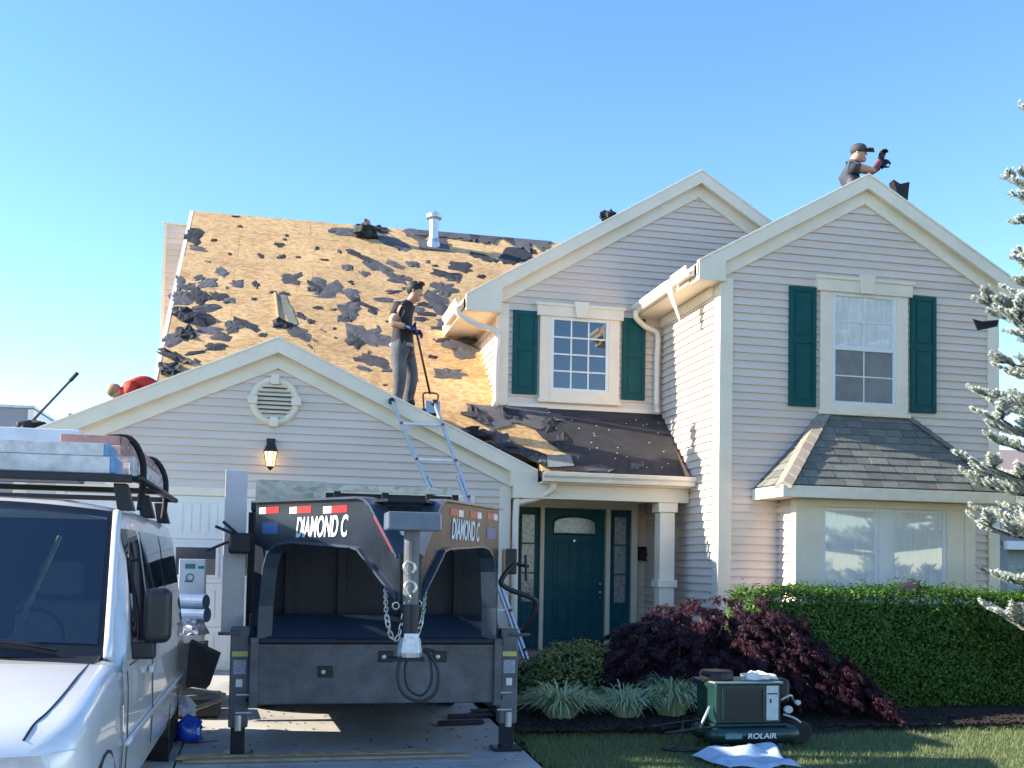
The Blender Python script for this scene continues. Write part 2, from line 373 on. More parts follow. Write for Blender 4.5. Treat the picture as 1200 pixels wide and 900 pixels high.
# garage roof: stripped and felted
gr = slab('garage_roof', [(-3.34, 13.5, gzr(3.34)-.03), (0, 13.5, GPZ-.03), (0, 15.3, GPZ-.03), (-1.52, 14.55, gzr(1.52)-.03), (-1.52, 19, gzr(1.52)-.03), (-3.34, 19, gzr(3.34)-.03)], M_FELT)
slab('garage_roof', [(0, 13.5, GPZ-.03), (3.34, 13.5, gzr(3.34)-.03), (3.34, 13.6, gzr(3.34)-.03), (0, 15.3, GPZ-.03)], M_FELT)
slab('wing_roof', [(WX0-.36, 12.45, wzr(WX0-.36)-.03), (WX, 12.45, WPZ-.03), (WX, 18.6, WPZ-.03), (WX0-.36, 17.2, wzr(WX0-.36)-.03)], M_FELT)
slab('wing_roof', [(WX, 12.45, WPZ-.03), (WX1+.34, 12.45, wzr(WX1+.34)-.03), (WX1+.34, 20, wzr(WX1+.34)-.03), (WX, 20, WPZ-.03)], M_FELT)
slab('upper_roof', [(2.52, 14.5, uzr(2.52)-.03), (UX, 14.5, UPZ-.03), (UX, 19.5, UPZ-.03), (2.52, 16.55, uzr(2.52)-.03)], M_FELT)
slab('upper_roof', [(UX, 14.5, UPZ-.03), (7.3, 14.5, uzr(7.3)-.03), (7.3, 19.0, uzr(7.3)-.03), (UX, 19.5, UPZ-.03)], M_FELT)

# ---- rakes, friezes, soffits
def rake(xa, za, xb, zb, y0, y1, h, name='rake_board', m=None):
    MB().prism(xz([(xa, za), (xb, zb), (xb, zb-h), (xa, za-h)], y0), (0, y1-y0, 0)).build(name, m or M_TRIM, house, bevel=.004)
def gable_trim(cx, pz, s, hl, hr, yw, yo, rh=.19, fh=.2, fr=True, wl=None, wr=None):
    "rake fascia at yo, soffit behind it, frieze board on the wall at yw"
    for sg, hw, wl_ in ((-1, hl, wl), (1, hr, wr)):
        x1 = cx+sg*hw; z1 = pz-s*hw
        rake(cx, pz, x1, z1, yo, yo+.045, rh)
        rake(cx, pz+.012, x1, z1+.012, yo-.012, yo+.07, .03, 'drip_edge', M_GUT)
        MB().prism(xz([(cx, pz-rh+.03), (x1, z1-rh+.03), (x1, z1-rh+.015), (cx, pz-rh+.015)], yo+.046), (0, yw-yo-.05, 0)).build('soffit', M_TRIM, house)
        if fr:
            xf = cx+sg*(wl_ if wl_ else hw)
            zf = pz-s*abs(xf-cx); t = rh-.02
            MB().prism(xz([(cx, pz-t), (xf, zf-t), (xf, zf-t-fh), (cx, pz-t-fh)], yw-.05), (0, .045, 0)).build('frieze_board', M_TRIM, house, bevel=.004)
gable_trim(0, GPZ, GS, 3.34, 3.34, GY, 13.44, wl=3.0, wr=3.0)
gable_trim(WX, WPZ, WS, WX-WX0+.36, WX1-WX+.34, WY, 12.36, wl=WX-WX0, wr=WX1-WX)
gable_trim(UX, UPZ, US, UX-2.52, 1.2, UY, 14.44, wl=UX-UX0, wr=1.1)
def returns(xa, xb, zt, zb, y0, y1):      # boxed eave end at the foot of a rake
    MB().box(xa, xb, y0, y1, zb, zt).build('eave_return', M_TRIM, house, bevel=.004)
for sg in (-1, 1):
    xa, xb = sorted((sg*3.0, sg*3.345)); z = gzr(3.345)
    MB().prism(xz([(sg*2.98, gzr(2.98)-.17), (sg*3.343, z-.02), (sg*3.343, z-.215), (sg*2.98, z-.215)], 13.435), (0, .3, 0)).build('eave_return', M_TRIM, house, bevel=.004)
for xa, xb in ((WX0, WX0-.36), (WX1, WX1+.34)):
    MB().prism(xz([(xa, wzr(xa)-.17), (xb, wzr(xb)-.02), (xb, wzr(xb)-.24), (xa, wzr(xb)-.24)], 12.355), (0, .3, 0)).build('eave_return', M_TRIM, house, bevel=.004)
MB().prism(xz([(UX0, uzr(UX0)-.17), (2.52, uzr(2.52)-.02), (2.52, uzr(2.52)-.22), (UX0, uzr(2.52)-.22)], 14.435), (0, .3, 0)).build('eave_return', M_TRIM, house, bevel=.004)
# eave soffits and frieze along the sides
MB().box(WX0-.36, WX0-.02, 12.66, 17, wzr(WX0-.36)-.225, wzr(WX0-.36)-.2).build('soffit', M_TRIM, house)
MB().box(WX0-.38, WX0-.36, 12.66, 17, wzr(WX0-.36)-.225, wzr(WX0-.36)-.03).build('fascia_board', M_TRIM, house)
MB().box(WX0-.05, WX0-.021, 12.66, 14.57, wzr(WX0-.36)-.36, wzr(WX0-.36)-.228).build('frieze_board', M_TRIM, house, bevel=.004)
MB().box(2.52, UX0-.02, 14.74, 17, uzr(2.52)-.215, uzr(2.52)-.19).build('soffit', M_TRIM, house)
MB().box(2.50, 2.52, 14.74, 16.6, uzr(2.52)-.215, uzr(2.52)-.03).build('fascia_board', M_TRIM, house)

# ---- corner boards
def cboard(x0, x1, y0, y1, z0, z1): MB().box(x0, x1, y0, y1, z0, z1).build('corner_board', M_TRIM, house, bevel=.004)
for sg in (-1, 1):
    xa, xb = sorted((sg*2.86, sg*3.015)); cboard(xa, xb, 13.565, 13.66, .2, gzr(2.98)-.38)
cboard(WX0-.027, WX0+.15, 12.46, 12.55, .2, wzr(WX0)-.37); cboard(WX0-.028, WX0-.0, 12.551, 12.65, .2, wzr(WX0)-.4)
cboard(WX1-.15, WX1+.02, 12.46, 12.55, .2, wzr(WX1)-.37)
cboard(UX0-.027, UX0+.13, 14.56, 14.65, 3.72, uzr(UX0)-.37); cboard(UX0-.028, UX0, 14.651, 14.74, 3.8, uzr(UX0)-.25)
MB().box(UX0+.131, WX0-.03, 14.55, 14.6, 3.70, 3.84).build('skirt_board', M_TRIM, house, bevel=.004)

# ---- gutters and downspouts
def gutter(a, b_, out, name='gutter', m=None):
    a, b_, out = Vector(a), Vector(b_), Vector(out); Z = Vector((0, 0, 1))
    prof = [(0, 0), (0, -.12), (.075, -.12), (.085, -.075), (.115, -.045), (.12, 0), (.105, .004), (.10, -.012), (.1, -.04), (.07, -.105), (.012, -.105), (.012, 0)]
    MB().prism([a+out*o+Z*z for o, z in prof], b_-a).build(name, m or M_GUT, house)
def spout(pts, r=.042, name='downspout'):
    return MB().tube(smooth_path(pts, 5), r, 10).build(name, M_GUT, house, smooth=True)
gutter((3.36, 13.28, 2.76), (5.43, 13.28, 2.76), (0, -1, 0))
zg = wzr(WX0-.36)-.05
gutter((WX0-.38, 12.46, zg), (WX0-.38, 13.0, zg), (-1, 0, 0)); gutter((WX0-.38, 13.28, zg-.02), (WX0-.38, 14.55, zg-.03), (-1, 0, 0))
zu = uzr(2.52)-.05
gutter((2.50, 14.5, zu), (2.50, 15.72, zu), (-1, 0, 0))
spout([(2.43, 14.56, zu-.1), (2.43, 14.55, zu-.2), (2.72, 14.52, zu-.36), (UX0-.05, 14.5, zu-.45), (UX0-.05, 14.5, zu-.8), (UX0-.05, 14.5, 4.0), (UX0-.06, 14.48, 3.84), (UX0-.1, 14.36, 3.77)])
spout([(WX0-.45, 14.45, zg-.12), (WX0-.45, 14.45, zg-.22), (WX0-.3, 14.48, zg-.33), (WX0-.11, 14.5, zg-.42), (WX0-.11, 14.5, 4.6), (WX0-.11, 14.5, 4.0), (WX0-.11, 14.48, 3.88), (WX0-.16, 14.35, 3.78)])
spout([(3.52, 13.34, 2.64), (3.52, 13.36, 2.55), (3.4, 13.48, 2.46), (3.13, 13.5, 2.38), (3.07, 13.5, 2.3), (3.07, 13.5, 1.2), (3.07, 13.5, .25)])
# the loose flap of metal hanging from the broken gutter
b = MB(); b.prism([(WX0-.50, 13.26, zg-.02), (WX0-.49, 13.06, zg-.03), (WX0-.33, 13.10, zg-.50), (WX0-.3, 13.14, zg-.58), (WX0-.35, 13.19, zg-.4)], (.012, 0, .012)); b.build('loose_flashing', M_GUT, house)
# ---- porch
MB().box(GHW+.02, 5.43, 13.43, 13.62, 2.43, 2.64).build('porch_beam', M_TRIM, house, bevel=.006)
MB().box(3.36, 5.43, 13.30, 13.428, 2.62, 2.645).build('soffit', M_TRIM, house)
MB().box(GHW, WX0, 13.63, EY-.02, 2.52, 2.56).build('porch_ceiling', M_TRIM, house)
MB().box(GHW+.01, WX0-.03, 13.5, EY, .05, .32).build('porch_floor', M_CONC, house, bevel=.01)
col = MB().box(5.03, 5.24, 13.44, 13.65, .32, 2.30).build('porch_column', M_TRIM, house, bevel=.008)
b = MB(); b.box(5.0, 5.27, 13.41, 13.68, 2.30, 2.425); b.build('capital', M_TRIM, col, bevel=.006)
b = MB(); b.box(5.0, 5.27, 13.41, 13.68, 1.30, 1.40); b.build('band', M_TRIM, col, bevel=.006)
b = MB(); b.box(4.99, 5.28, 13.40, 13.69, .322, .5); b.build('base', M_TRIM, col, bevel=.006)

# ---- windows, shutters
def shutter(x0, x1, z0, z1, y, split=.55):
    s = MB().box(x0, x1, y-.028, y-.004, z0, z1).build('shutter', M_SHUT, house, bevel=.004)
    zm = z0+(z1-z0)*split; t = .055; e = .012
    for (a, c) in ((z0, zm+t/2-.01), (zm-t/2+.01, z1)):
        for bb in ((x0, x0+t, a, c), (x1-t, x1, a, c), (x0+t, x1-t, a, a+t), (x0+t, x1-t, c-t, c)):
            pass
    for bb in ((x0, x0+t, z0, z1), (x1-t, x1, z0, z1), (x0+t, x1-t, z0, z0+t*1.2), (x0+t, x1-t, z1-t*1.2, z1), (x0+t, x1-t, zm-t*.7, zm+t*.7)):
        MB().box(bb[0]+.001, bb[1]-.001, y-.04, y-.029, bb[2]+.001, bb[3]-.001).build('rail', M_SHUT, s, bevel=.004)
    for a, c in ((z0+t*1.2, zm-t*.7), (zm+t*.7, z1-t*1.2)):
        MB().box(x0+t+.035, x1-t-.035, y-.037, y-.029, a+.035, c-.035).build('raised_panel', M_SHUT, s, bevel=.006)
def casing(x0, x1, z0, z1, y, wd=.14, head=.16):
    "flat casing with a header and keystone round an opening"
    c = empty('window', ((x0+x1)/2, y, z0)); put(c, house); c.matrix_parent_inverse = Matrix.Translation(-house.location)
    return c
def window(x0, x1, z0, z1, y, wl, wr, wb, hd, nx, ny, glass, dh=None, key=True):
    f = MB(); y -= .022
    yf = y-.045
    f.box(x0-wl, x0, yf, y+.017, z0-wb, z1); f.box(x1, x1+wr, yf, y+.017, z0-wb, z1); f.box(x0, x1, yf-.004, y+.017, z0-wb, z0)
    wn = f.build('window', M_TRIM, house, bevel=.004)
    MB().box(x0-wl-.05, x1+wr+.05, yf-.03, y+.017, z1, z1+hd).build('header', M_TRIM, wn, bevel=.006)
    MB().box(x0-wl-.075, x1+wr+.075, yf-.05, yf-.031, z1+hd-.045, z1+hd-.002).build('header_moulding', M_TRIM, wn, bevel=.006)
    MB().box(x0-wl-.03, x1+wr+.03, yf-.03, yf-.005, z0-wb, z0-wb+.05).build('sill', M_TRIM, wn, bevel=.006)
    if key:
        cx = (x0+x1)/2
        MB().prism(xz([(cx-.11, z1+hd+.03), (cx+.11, z1+hd+.03), (cx+.075, z1-.01), (cx-.075, z1-.01)], yf-.075), (0, .044, 0)).build('keystone', M_TRIM, wn, bevel=.006)
    s = .045
    fr = MB(); fr.box(x0, x0+s, y-.04, y+.017, z0, z1); fr.box(x1-s, x1, y-.04, y+.017, z0, z1); fr.box(x0+s, x1-s, y-.04, y+.017, z0, z0+s); fr.box(x0+s, x1-s, y-.04, y+.017, z1-s, z1)
    fr.build('sash', M_WHITE, wn, bevel=.004)
    X0, X1, Z0, Z1 = x0+s, x1-s, z0+s, z1-s
    if dh:
        MB().box(X0, X1, y-.042, y-.004, dh-.03, dh+.03).build('meeting_rail', M_WHITE, wn, bevel=.004)
        MB().box(X0, X1, y-.018, y-.012, dh+.03, Z1).build('pane', glass, wn)
        MB().box(X0, X1, y-.022, y-.015, Z0, dh-.03).build('pane', M_SCREEN, wn)
        for (a, c) in ((dh+.03, Z1), (Z0, dh-.03)):
            cx = (X0+X1)/2
            MB().box(cx-.008, cx+.008, y-.026, y-.019, a, c).build('muntin', M_WHITE, wn); MB().box(X0, cx-.008, y-.026, y-.0195, (a+c)/2-.008, (a+c)/2+.008).build('muntin', M_WHITE, wn); MB().box(cx+.008, X1, y-.026, y-.0195, (a+c)/2-.008, (a+c)/2+.008).build('muntin', M_WHITE, wn)
    else:
        m_ = .011
        for i in range(nx):
            for j in range(ny):
                xa, xb = X0+(X1-X0)*i/nx, X0+(X1-X0)*(i+1)/nx; za, zb = Z0+(Z1-Z0)*j/ny, Z0+(Z1-Z0)*(j+1)/ny
                MB().box(xa, xb-.0, y-.018, y-.012, za, zb).build('pane', glass, wn)
        for i in range(1, nx): x = X0+(X1-X0)*i/nx; MB().box(x-m_, x+m_, y-.032, y-.0185, Z0, Z1).build('muntin', M_WHITE, wn)
        for j in range(1, ny): z = Z0+(Z1-Z0)*j/ny; MB().box(X0, X1, y-.030, y-.019, z-m_, z+m_).build('muntin', M_WHITE, wn)
    return wn
window(3.77, 4.63, 4.04, 5.10, UY, .16, .16, .17, .19, 3, 4, M_GLASS)
shutter(3.22, 3.58, 3.97, 5.16, UY-.019); shutter(4.84, 5.19, 3.97, 5.16, UY-.019)
window(6.98, 7.90, 3.71, 5.17, WY, .17, .17, .14, .2, 2, 2, M_GLASSB, dh=4.45)
shutter(6.38, 6.76, 3.66, 5.21, WY-.019); shutter(8.12, 8.50, 3.66, 5.21, WY-.019)

# ---- bay with its shingled roof
BX0, BX1, BY, BZ = 6.27, 8.72, 12.0, 2.44
bay = MB().box(BX0, BX1, BY+.03, WY-.02, .3, BZ).build('bay_wall', M_SID, house)
siding(bay, (BX0, 0, 0), (0, 1, 0), (-1, 0, 0), .35, BZ-.02, lambda z: (BY+.13, WY-.02))
siding(bay, (0, BY+.03, 0), (1, 0, 0), (0, -1, 0), .35, 1.0, lambda z: (BX0+.1, BX1-.1))
for x0, x1 in ((BX0-.03, BX0+.13), (BX1-.13, BX1+.02)):
    MB().box(x0, x1, BY-.02, BY+.12, .3, BZ).build('corner_board', M_TRIM, bay, bevel=.004)
MB().box(BX0+.131, BX0+.33, BY-.012, BY+.03, .95, BZ-.09).build('casing', M_TRIM, bay, bevel=.004)
MB().box(BX1-.38, BX1-.131, BY-.012, BY+.03, .95, BZ-.09).build('casing', M_TRIM, bay, bevel=.004)
MB().box(BX0+.131, BX1-.131, BY-.016, BY+.03, BZ-.09, BZ-.001).build('casing', M_TRIM, bay, bevel=.004)
MB().box(BX0+.331, BX1-.381, BY-.016, BY+.03, .85, 1.0).build('sill', M_TRIM, bay, bevel=.004)
cxm = 7.46
MB().box(cxm-.075, cxm+.075, BY-.010, BY+.03, 1.0, BZ-.091).build('mullion', M_WHITE, bay, bevel=.004)
for x0, x1 in ((BX0+.331, cxm-.076), (cxm+.076, BX1-.381)):
    s = .05; wn = MB(); zt = BZ-.092
    wn.box(x0, x0+s, BY-.002, BY+.028, 1.0, zt); wn.box(x1-s, x1, BY-.002, BY+.028, 1.0, zt); wn.box(x0+s, x1-s, BY-.002, BY+.028, zt-s, zt); wn.box(x0+s, x1-s, BY-.002, BY+.028, 1.0, 1.0+s)
    w_ = wn.build('window_sash', M_WHITE, bay, bevel=.004)
    MB().box(x0+s, x1-s, BY+.012, BY+.018, 1.0+s, zt-s).build('pane', M_GLASSB, bay)
# roof of the bay: front plane and two hips of single shingles
E0, E1, EYF, EZ = 5.92, 9.06, 11.68, 2.585; T0, T1, TZ = 6.86, 8.12, 3.59
eave = [Vector((E0, WY-.02, EZ)), Vector((E0, EYF, EZ)), Vector((E1, EYF, EZ)), Vector((E1, WY-.02, EZ))]
tl, tr_ = Vector((T0, WY-.02, TZ)), Vector((T1, WY-.02, TZ))
br = MB(); dn = Vector((0, 0, -.03))
br.add([eave[0], eave[1], eave[2], eave[3], tl, tr_], [(0, 1, 4), (1, 2, 5, 4), (2, 3, 5), (0, 4, 5, 3), (3, 2, 1, 0)])
bro = br.build('bay_roof', M_SHING, house)
random.seed(12)
def shingles(A, B, Cc, D, rows, wtab):
    "A-B eave edge, D-C upper edge; tabs laid row by row"
    nrm = (B-A).cross(D-A).normalized()
    if nrm.z < 0: nrm = -nrm
    up = ((D-A)-(B-A).normalized()*(D-A).dot((B-A).normalized())).normalized()
    for r in range(rows):
        t0, t1 = r/rows, (r+1.06)/rows; t1 = min(t1, 1)
        P0, P1 = A.lerp(D, t0), B.lerp(Cc, t0); Q0, Q1 = A.lerp(D, t1), B.lerp(Cc, t1)
        L = (P1-P0).length; ex = (P1-P0).normalized(); x = -random.uniform(0, wtab)
        def lim(p):  # clip to the hips
            return p
        l0 = (Q0-P0).dot(ex); l1 = L-(P1-Q1).dot(ex)
        while x < L:
            wd = wtab*random.uniform(.82, 1.18); a, c = max(x+.004, 0), min(x+wd-.004, L)
            a2, c2 = max(a, l0), min(c, l1)
            if c-a > .02:
                if a2 > c2: a2 = c2 = min(max((a2+c2)/2, l0), l1)
                h = random.uniform(.012, .021); hh = (Q0-P0).dot(up)
                b = MB(); pb = P0+ex*a; pc = P0+ex*c; qc = P0+ex*c2+up*hh; qb = P0+ex*a2+up*hh
                b.add([pb+nrm*.002, pc+nrm*.002, qc+nrm*.001, qb+nrm*.001, pb+nrm*h, pc+nrm*h, qc+nrm*.005, qb+nrm*.005],
                      [(4, 5, 6, 7), (0, 1, 5, 4), (1, 2, 6, 5), (3, 0, 4, 7), (2, 3, 7, 6), (3, 2, 1, 0)])
                b.build('shingle', M_SHING, bro)
            x += wd
shingles(eave[1], eave[2], tr_, tl, 10, .235)
shingles(eave[0], eave[1], tl, tl, 10, .24); shingles(eave[2], eave[3], tr_, tr_, 10, .24)
def hipcaps(a, b_, wd, m, k=9):
    d = (b_-a); ex = d.normalized(); sx = ex.cross(Vector((0, 0, 1))).normalized()
    for i in range(k):
        p, q = a+d*(i/k), a+d*((i+1.15)/k if i < k-1 else 1); h = .03
        b = MB(); b.add([p+sx*wd+Vector((0, 0, -.045+.022)), p+Vector((0, 0, h+.012)), p-sx*wd+Vector((0, 0, -.045+.022)), q+sx*wd+Vector((0, 0, -.045+.008)), q+Vector((0, 0, h)), q-sx*wd+Vector((0, 0, -.045+.008)),
               p+sx*wd+Vector((0, 0, -.05)), p-sx*wd+Vector((0, 0, -.05))], [(0, 1, 4, 3), (1, 2, 5, 4), (0, 6, 7, 2, 1)])
        b.build('hip_shingle', m, bro)
hipcaps(eave[1], tl, .11, M_HIP); hipcaps(eave[2], tr_, .09, M_SHING)
# bay fascia and soffit
zf = EZ-.012
MB().box(E0-.02, E1+.02, EYF-.03, EYF-.005, zf-.14, zf).build('bay_fascia', M_GUT, house, bevel=.004)
MB().box(E0-.025, E0-.002, EYF-.004, WY-.02, zf-.14, zf).build('bay_fascia', M_GUT, house, bevel=.004)
MB().box(E1+.002, E1+.025, EYF-.004, WY-.02, zf-.14, zf).build('bay_fascia', M_GUT, house, bevel=.004)
MB().box(E0, E1, EYF, WY-.02, zf-.13, zf-.11).build('soffit', M_TRIM, house)

# ---- entry door with side lights
dt = EY-.02; D0, D1, DZ0, DZ1 = 3.87, 4.79, .36, 2.40
for x0, x1, z0, z1 in ((3.38, 3.46, .33, 2.44), (3.80, 3.86, .33, 2.44), (4.80, 4.87, .33, 2.44), (5.20, 5.29, .33, 2.44), (3.46, 3.80, 2.41, 2.44), (3.86, 4.80, 2.41, 2.44), (4.87, 5.2, 2.41, 2.44)):
    MB().box(x0, x1, dt-.11, dt+.02, z0, z1).build('door_frame', M_TRIM, house, bevel=.004)
MB().box(3.38, 5.29, dt-.10, dt+.02, 2.441, 2.52).build('door_frame', M_TRIM, house, bevel=.004)
M_LITE = mat('leaded_glass', (.25, .27, .27), .12, .35, 22, .3, 30, ior=1.8)
door = MB().box(D0, D1, dt-.05, dt, DZ0, DZ1).build('front_door', M_DOOR, house, bevel=.004)
def raised(x0, x1, z0, z1, par):
    for bb in ((x0, x0+.03, z0, z1), (x1-.03, x1, z0, z1), (x0+.03, x1-.03, z0, z0+.03), (x0+.03, x1-.03, z1-.03, z1)):
        MB().box(bb[0], bb[1], dt-.064, dt-.051, bb[2], bb[3]).build('moulding', M_DOOR, par, bevel=.005)
    MB().box(x0+.06, x1-.06, dt-.060, dt-.051, z0+.06, z1-.06).build('raised_panel', M_DOOR, par, bevel=.006)
cxd = (D0+D1)/2
for z0, z1 in ((.50, 1.08), (1.18, 1.92)):
    raised(D0+.14, cxd-.05, z0, z1, door); raised(cxd+.05, D1-.14, z0, z1, door)
pts = [(D0+.14, 2.03), (D1-.14, 2.03)]+[(cxd+.32*math.cos(a), 2.20+.09*math.sin(a)) for a in [math.pi*k/10 for k in range(11)]]
MB().prism(xz(pts, dt-.058), (0, .007, 0)).build('fan_light', M_LITE, door)
MB().tube([(x, dt-.058, z) for x, z in pts], .016, 6, closed=True).build('light_frame', M_DOOR, door, smooth=True)
for z, r in ((1.30, .026), (1.18, .03), (1.10, .016)):
    MB().lathe((D1-.075, dt-.05, z), [(r*.9, 0), (r, .01), (r*.4, .02), (r*.45, .035), (r, .05), (r*.8, .07), (0.001, .075)], 12, (0, -1, 0)).build('door_knob', M_BRASS, door, smooth=True)
MB().lathe((cxd, dt-.05, 1.93), [(.02, 0), (.02, .012), (.001, .014)], 10, (0, -1, 0)).build('peephole', M_BRASS, door)
for x0, x1 in ((3.461, 3.799), (4.871, 5.199)):
    sl = MB().box(x0, x1, dt-.045, dt, .35, 2.40).build('side_light', M_DOOR, house, bevel=.003)
    xa, xb = x0+.075, x1-.075
    for k in range(3):
        za = 1.02+k*.43; MB().box(xa, xb, dt-.052, dt-.0455, za+.012, za+.418).build('pane', M_LITE, sl)
    for z in (1.02, 1.45, 1.88, 2.31): MB().box(xa-.02, xb+.02, dt-.062, dt-.046, z-.012, z+.012).build('muntin', M_DOOR, sl)
    for x in (xa-.012, xb+.012): MB().box(x-.012, x+.012, dt-.060, dt-.046, 1.0, 2.33).build('muntin', M_DOOR, sl)
    for bb in ((xa, xa+.025, .5, .92), (xb-.025, xb, .5, .92), (xa+.025, xb-.025, .5, .525), (xa+.025, xb-.025, .895, .92)):
        MB().box(bb[0], bb[1], dt-.056, dt-.046, bb[2], bb[3]).build('moulding', M_DOOR, sl, bevel=.004)
mbx = MB().prism([(5.33, dt, 1.86), (5.33, dt-.03, 1.87), (5.33, dt-.10, 1.82), (5.33, dt-.10, 1.66), (5.33, dt, 1.66)], (.13, 0, 0)).build('mailbox', M_BLACK, None, bevel=.006)
MB().box(5.325, 5.465, dt-.106, dt-.10, 1.80, 1.825).build('lid', M_BLACK, mbx, bevel=.002)
tag(mbx, 'small black wall mailbox beside the teal front door', 'mailbox')

# ---- garage door
gd = MB().box(GD0, GD1, GY+.03, GY+.07, .20, GDT).build('garage_door', M_WHITE, house)
M_GDW = mat('garage_door_paint', (.80, .77, .71), .4, .04, 3)
ph = (GDT-.2)/4
for r in range(4):
    z0 = .2+ph*r; p = MB().box(GD0, GD1, GY-.012, GY+.028, z0+.004, z0+ph-.004).build('door_section', M_GDW, gd, bevel=.008)
    for c in range(8):
        w8 = (GD1-GD0)/8; x0 = GD0+w8*c+.05; x1 = x0+w8-.1
        if r == 2:
            MB().box(x0+.02, x1-.02, GY-.026, GY-.014, z0+.10, z0+ph-.10).build('pane', M_GLASS, gd)
            for bb in ((x0-.02, x0+.02, z0+.06, z0+ph-.06), (x1-.02, x1+.02, z0+.06, z0+ph-.06), (x0+.02, x1-.02, z0+.06, z0+.1), (x0+.02, x1-.02, z0+ph-.1, z0+ph-.06)):
                MB().box(bb[0], bb[1], GY-.03, GY-.0125, bb[2], bb[3]).build('pane_frame', M_GDW, gd, bevel=.004)
        else:
            for k in range(5):
                xx = x0+(x1-x0)*(k+.5)/5; MB().box(xx-.036, xx+.036, GY-.021, GY-.0125, z0+.09, z0+ph-.09).build('raised_panel', M_GDW, gd, bevel=.006)
for bb in ((GD0-.1, GD0, .2, GDT+.1), (GD1, GD1+.1, .2, GDT+.1), (GD0, GD1, GDT, GDT+.1)):
    MB().box(bb[0], bb[1], GY-.035, GY+.02, bb[2], bb[3]).build('door_trim', M_TRIM, house, bevel=.004)
# round gable vent
vc = Vector((-.03, GY-.02, 3.55))
vt = MB().tube(arc(vc, .265, 0, 2*math.pi, 40)[:-1], .05, 8, closed=True).build('gable_vent', M_TRIM, house, smooth=True)
MB().lathe(vc+Vector((0, .01, 0)), [(.26, 0), (.26, .012)], 40, (0, -1, 0)).build('backing', mat('vent_shadow', (.10, .10, .10), .9), vt)
for k in range(8):
    z = -.19+k*.054; hw = math.sqrt(max(.01, .235**2-z*z))
    MB().obox(vc+Vector((0, -.03, z)), (hw, 0, 0), (0, .021, .016), (0, .003, -.004)).build('louvre', M_TRIM, vt)
for a in (0, 90, 180, 270):
    d = Vector((math.cos(RAD(a)), 0, math.sin(RAD(a)))); t = Vector((-d.z, 0, d.x))
    MB().obox(vc+d*.265+Vector((0, -.03, 0)), d*.06, t*.05, (0, .04, 0)).build('key_block', M_TRIM, vt, bevel=.006)
# lantern
ln = empty('wall_lantern', (-.06, GY-.02, 2.74), 'lit black carriage lantern under the round vent', 'lamp')
LX = -.06
MB().box(LX-.055, LX+.055, GY-.045, GY-.021, 2.90, 3.08).build('back_plate', M_BLACK, ln, bevel=.01)
MB().tube(arc((LX, GY-.10, 2.98), .06, 0, math.pi, 8, (0, 1, 0), (0, 0, 1)), .014, 6).build('arm', M_BLACK, ln, smooth=True)
LY = GY-.16
MB().lathe((LX, LY, 2.93), [(.085, -.03), (.09, -.02), (.06, .05), (.03, .09), (.012, .1), (.012, .12)], 6).build('roof', M_BLACK, ln)
MB().lathe((LX, LY, 2.72), [(.045, 0), (.075, .178)], 6).build('glass', emis('lamp_glow', (1, .62, .25), 1.6), ln)
b = MB()
for k in range(6):
    a = 2*math.pi*k/6; b.tube([(LX+.047*math.cos(a), LY+.047*math.sin(a), 2.72), (LX+.078*math.cos(a), LY+.078*math.sin(a), 2.9)], .006, 4)
b.build('cage', M_BLACK, ln)
MB().lathe((LX, LY, 2.72), [(.012, -.05), (.02, -.035), (.05, -.01), (.05, 0)], 6).build('finial', M_BLACK, ln)
# ---- chimney chase behind the left rake
chz = MB().box(-2.0, -1.62, 19.3, 20.3, 3.2, 7.40).build('chimney_chase', M_SID, house)
siding(chz, (0, 19.3, 0), (1, 0, 0), (0, -1, 0), 3.2, 7.36, lambda z: (-2.0, -1.62))
MB().box(-2.03, -1.60, 19.26, 20.34, 7.401, 7.43).build('cap', M_TRIM, chz, bevel=.005)
MB().box(-2.015, -1.965, 19.262, 19.34, 3.2, 7.40).build('corner_board', M_TRIM, chz)
# main roof rake on the left
MB().prism([onroof(XL-.03, 1.15, -.02), onroof(XL-.03, LEN, -.02), onroof(XL-.03, LEN, -.16), onroof(XL-.03, 1.15, -.16)], (.03, 0, 0)).build('rake_board', M_TRIM, house)
MB().prism([onroof(XL-.04, 1.15, .0), onroof(XL-.04, LEN, .0), onroof(XL-.04, LEN, .014), onroof(XL-.04, 1.15, .014)], (.06, 0, 0)).build('drip_edge', M_GUT, house)
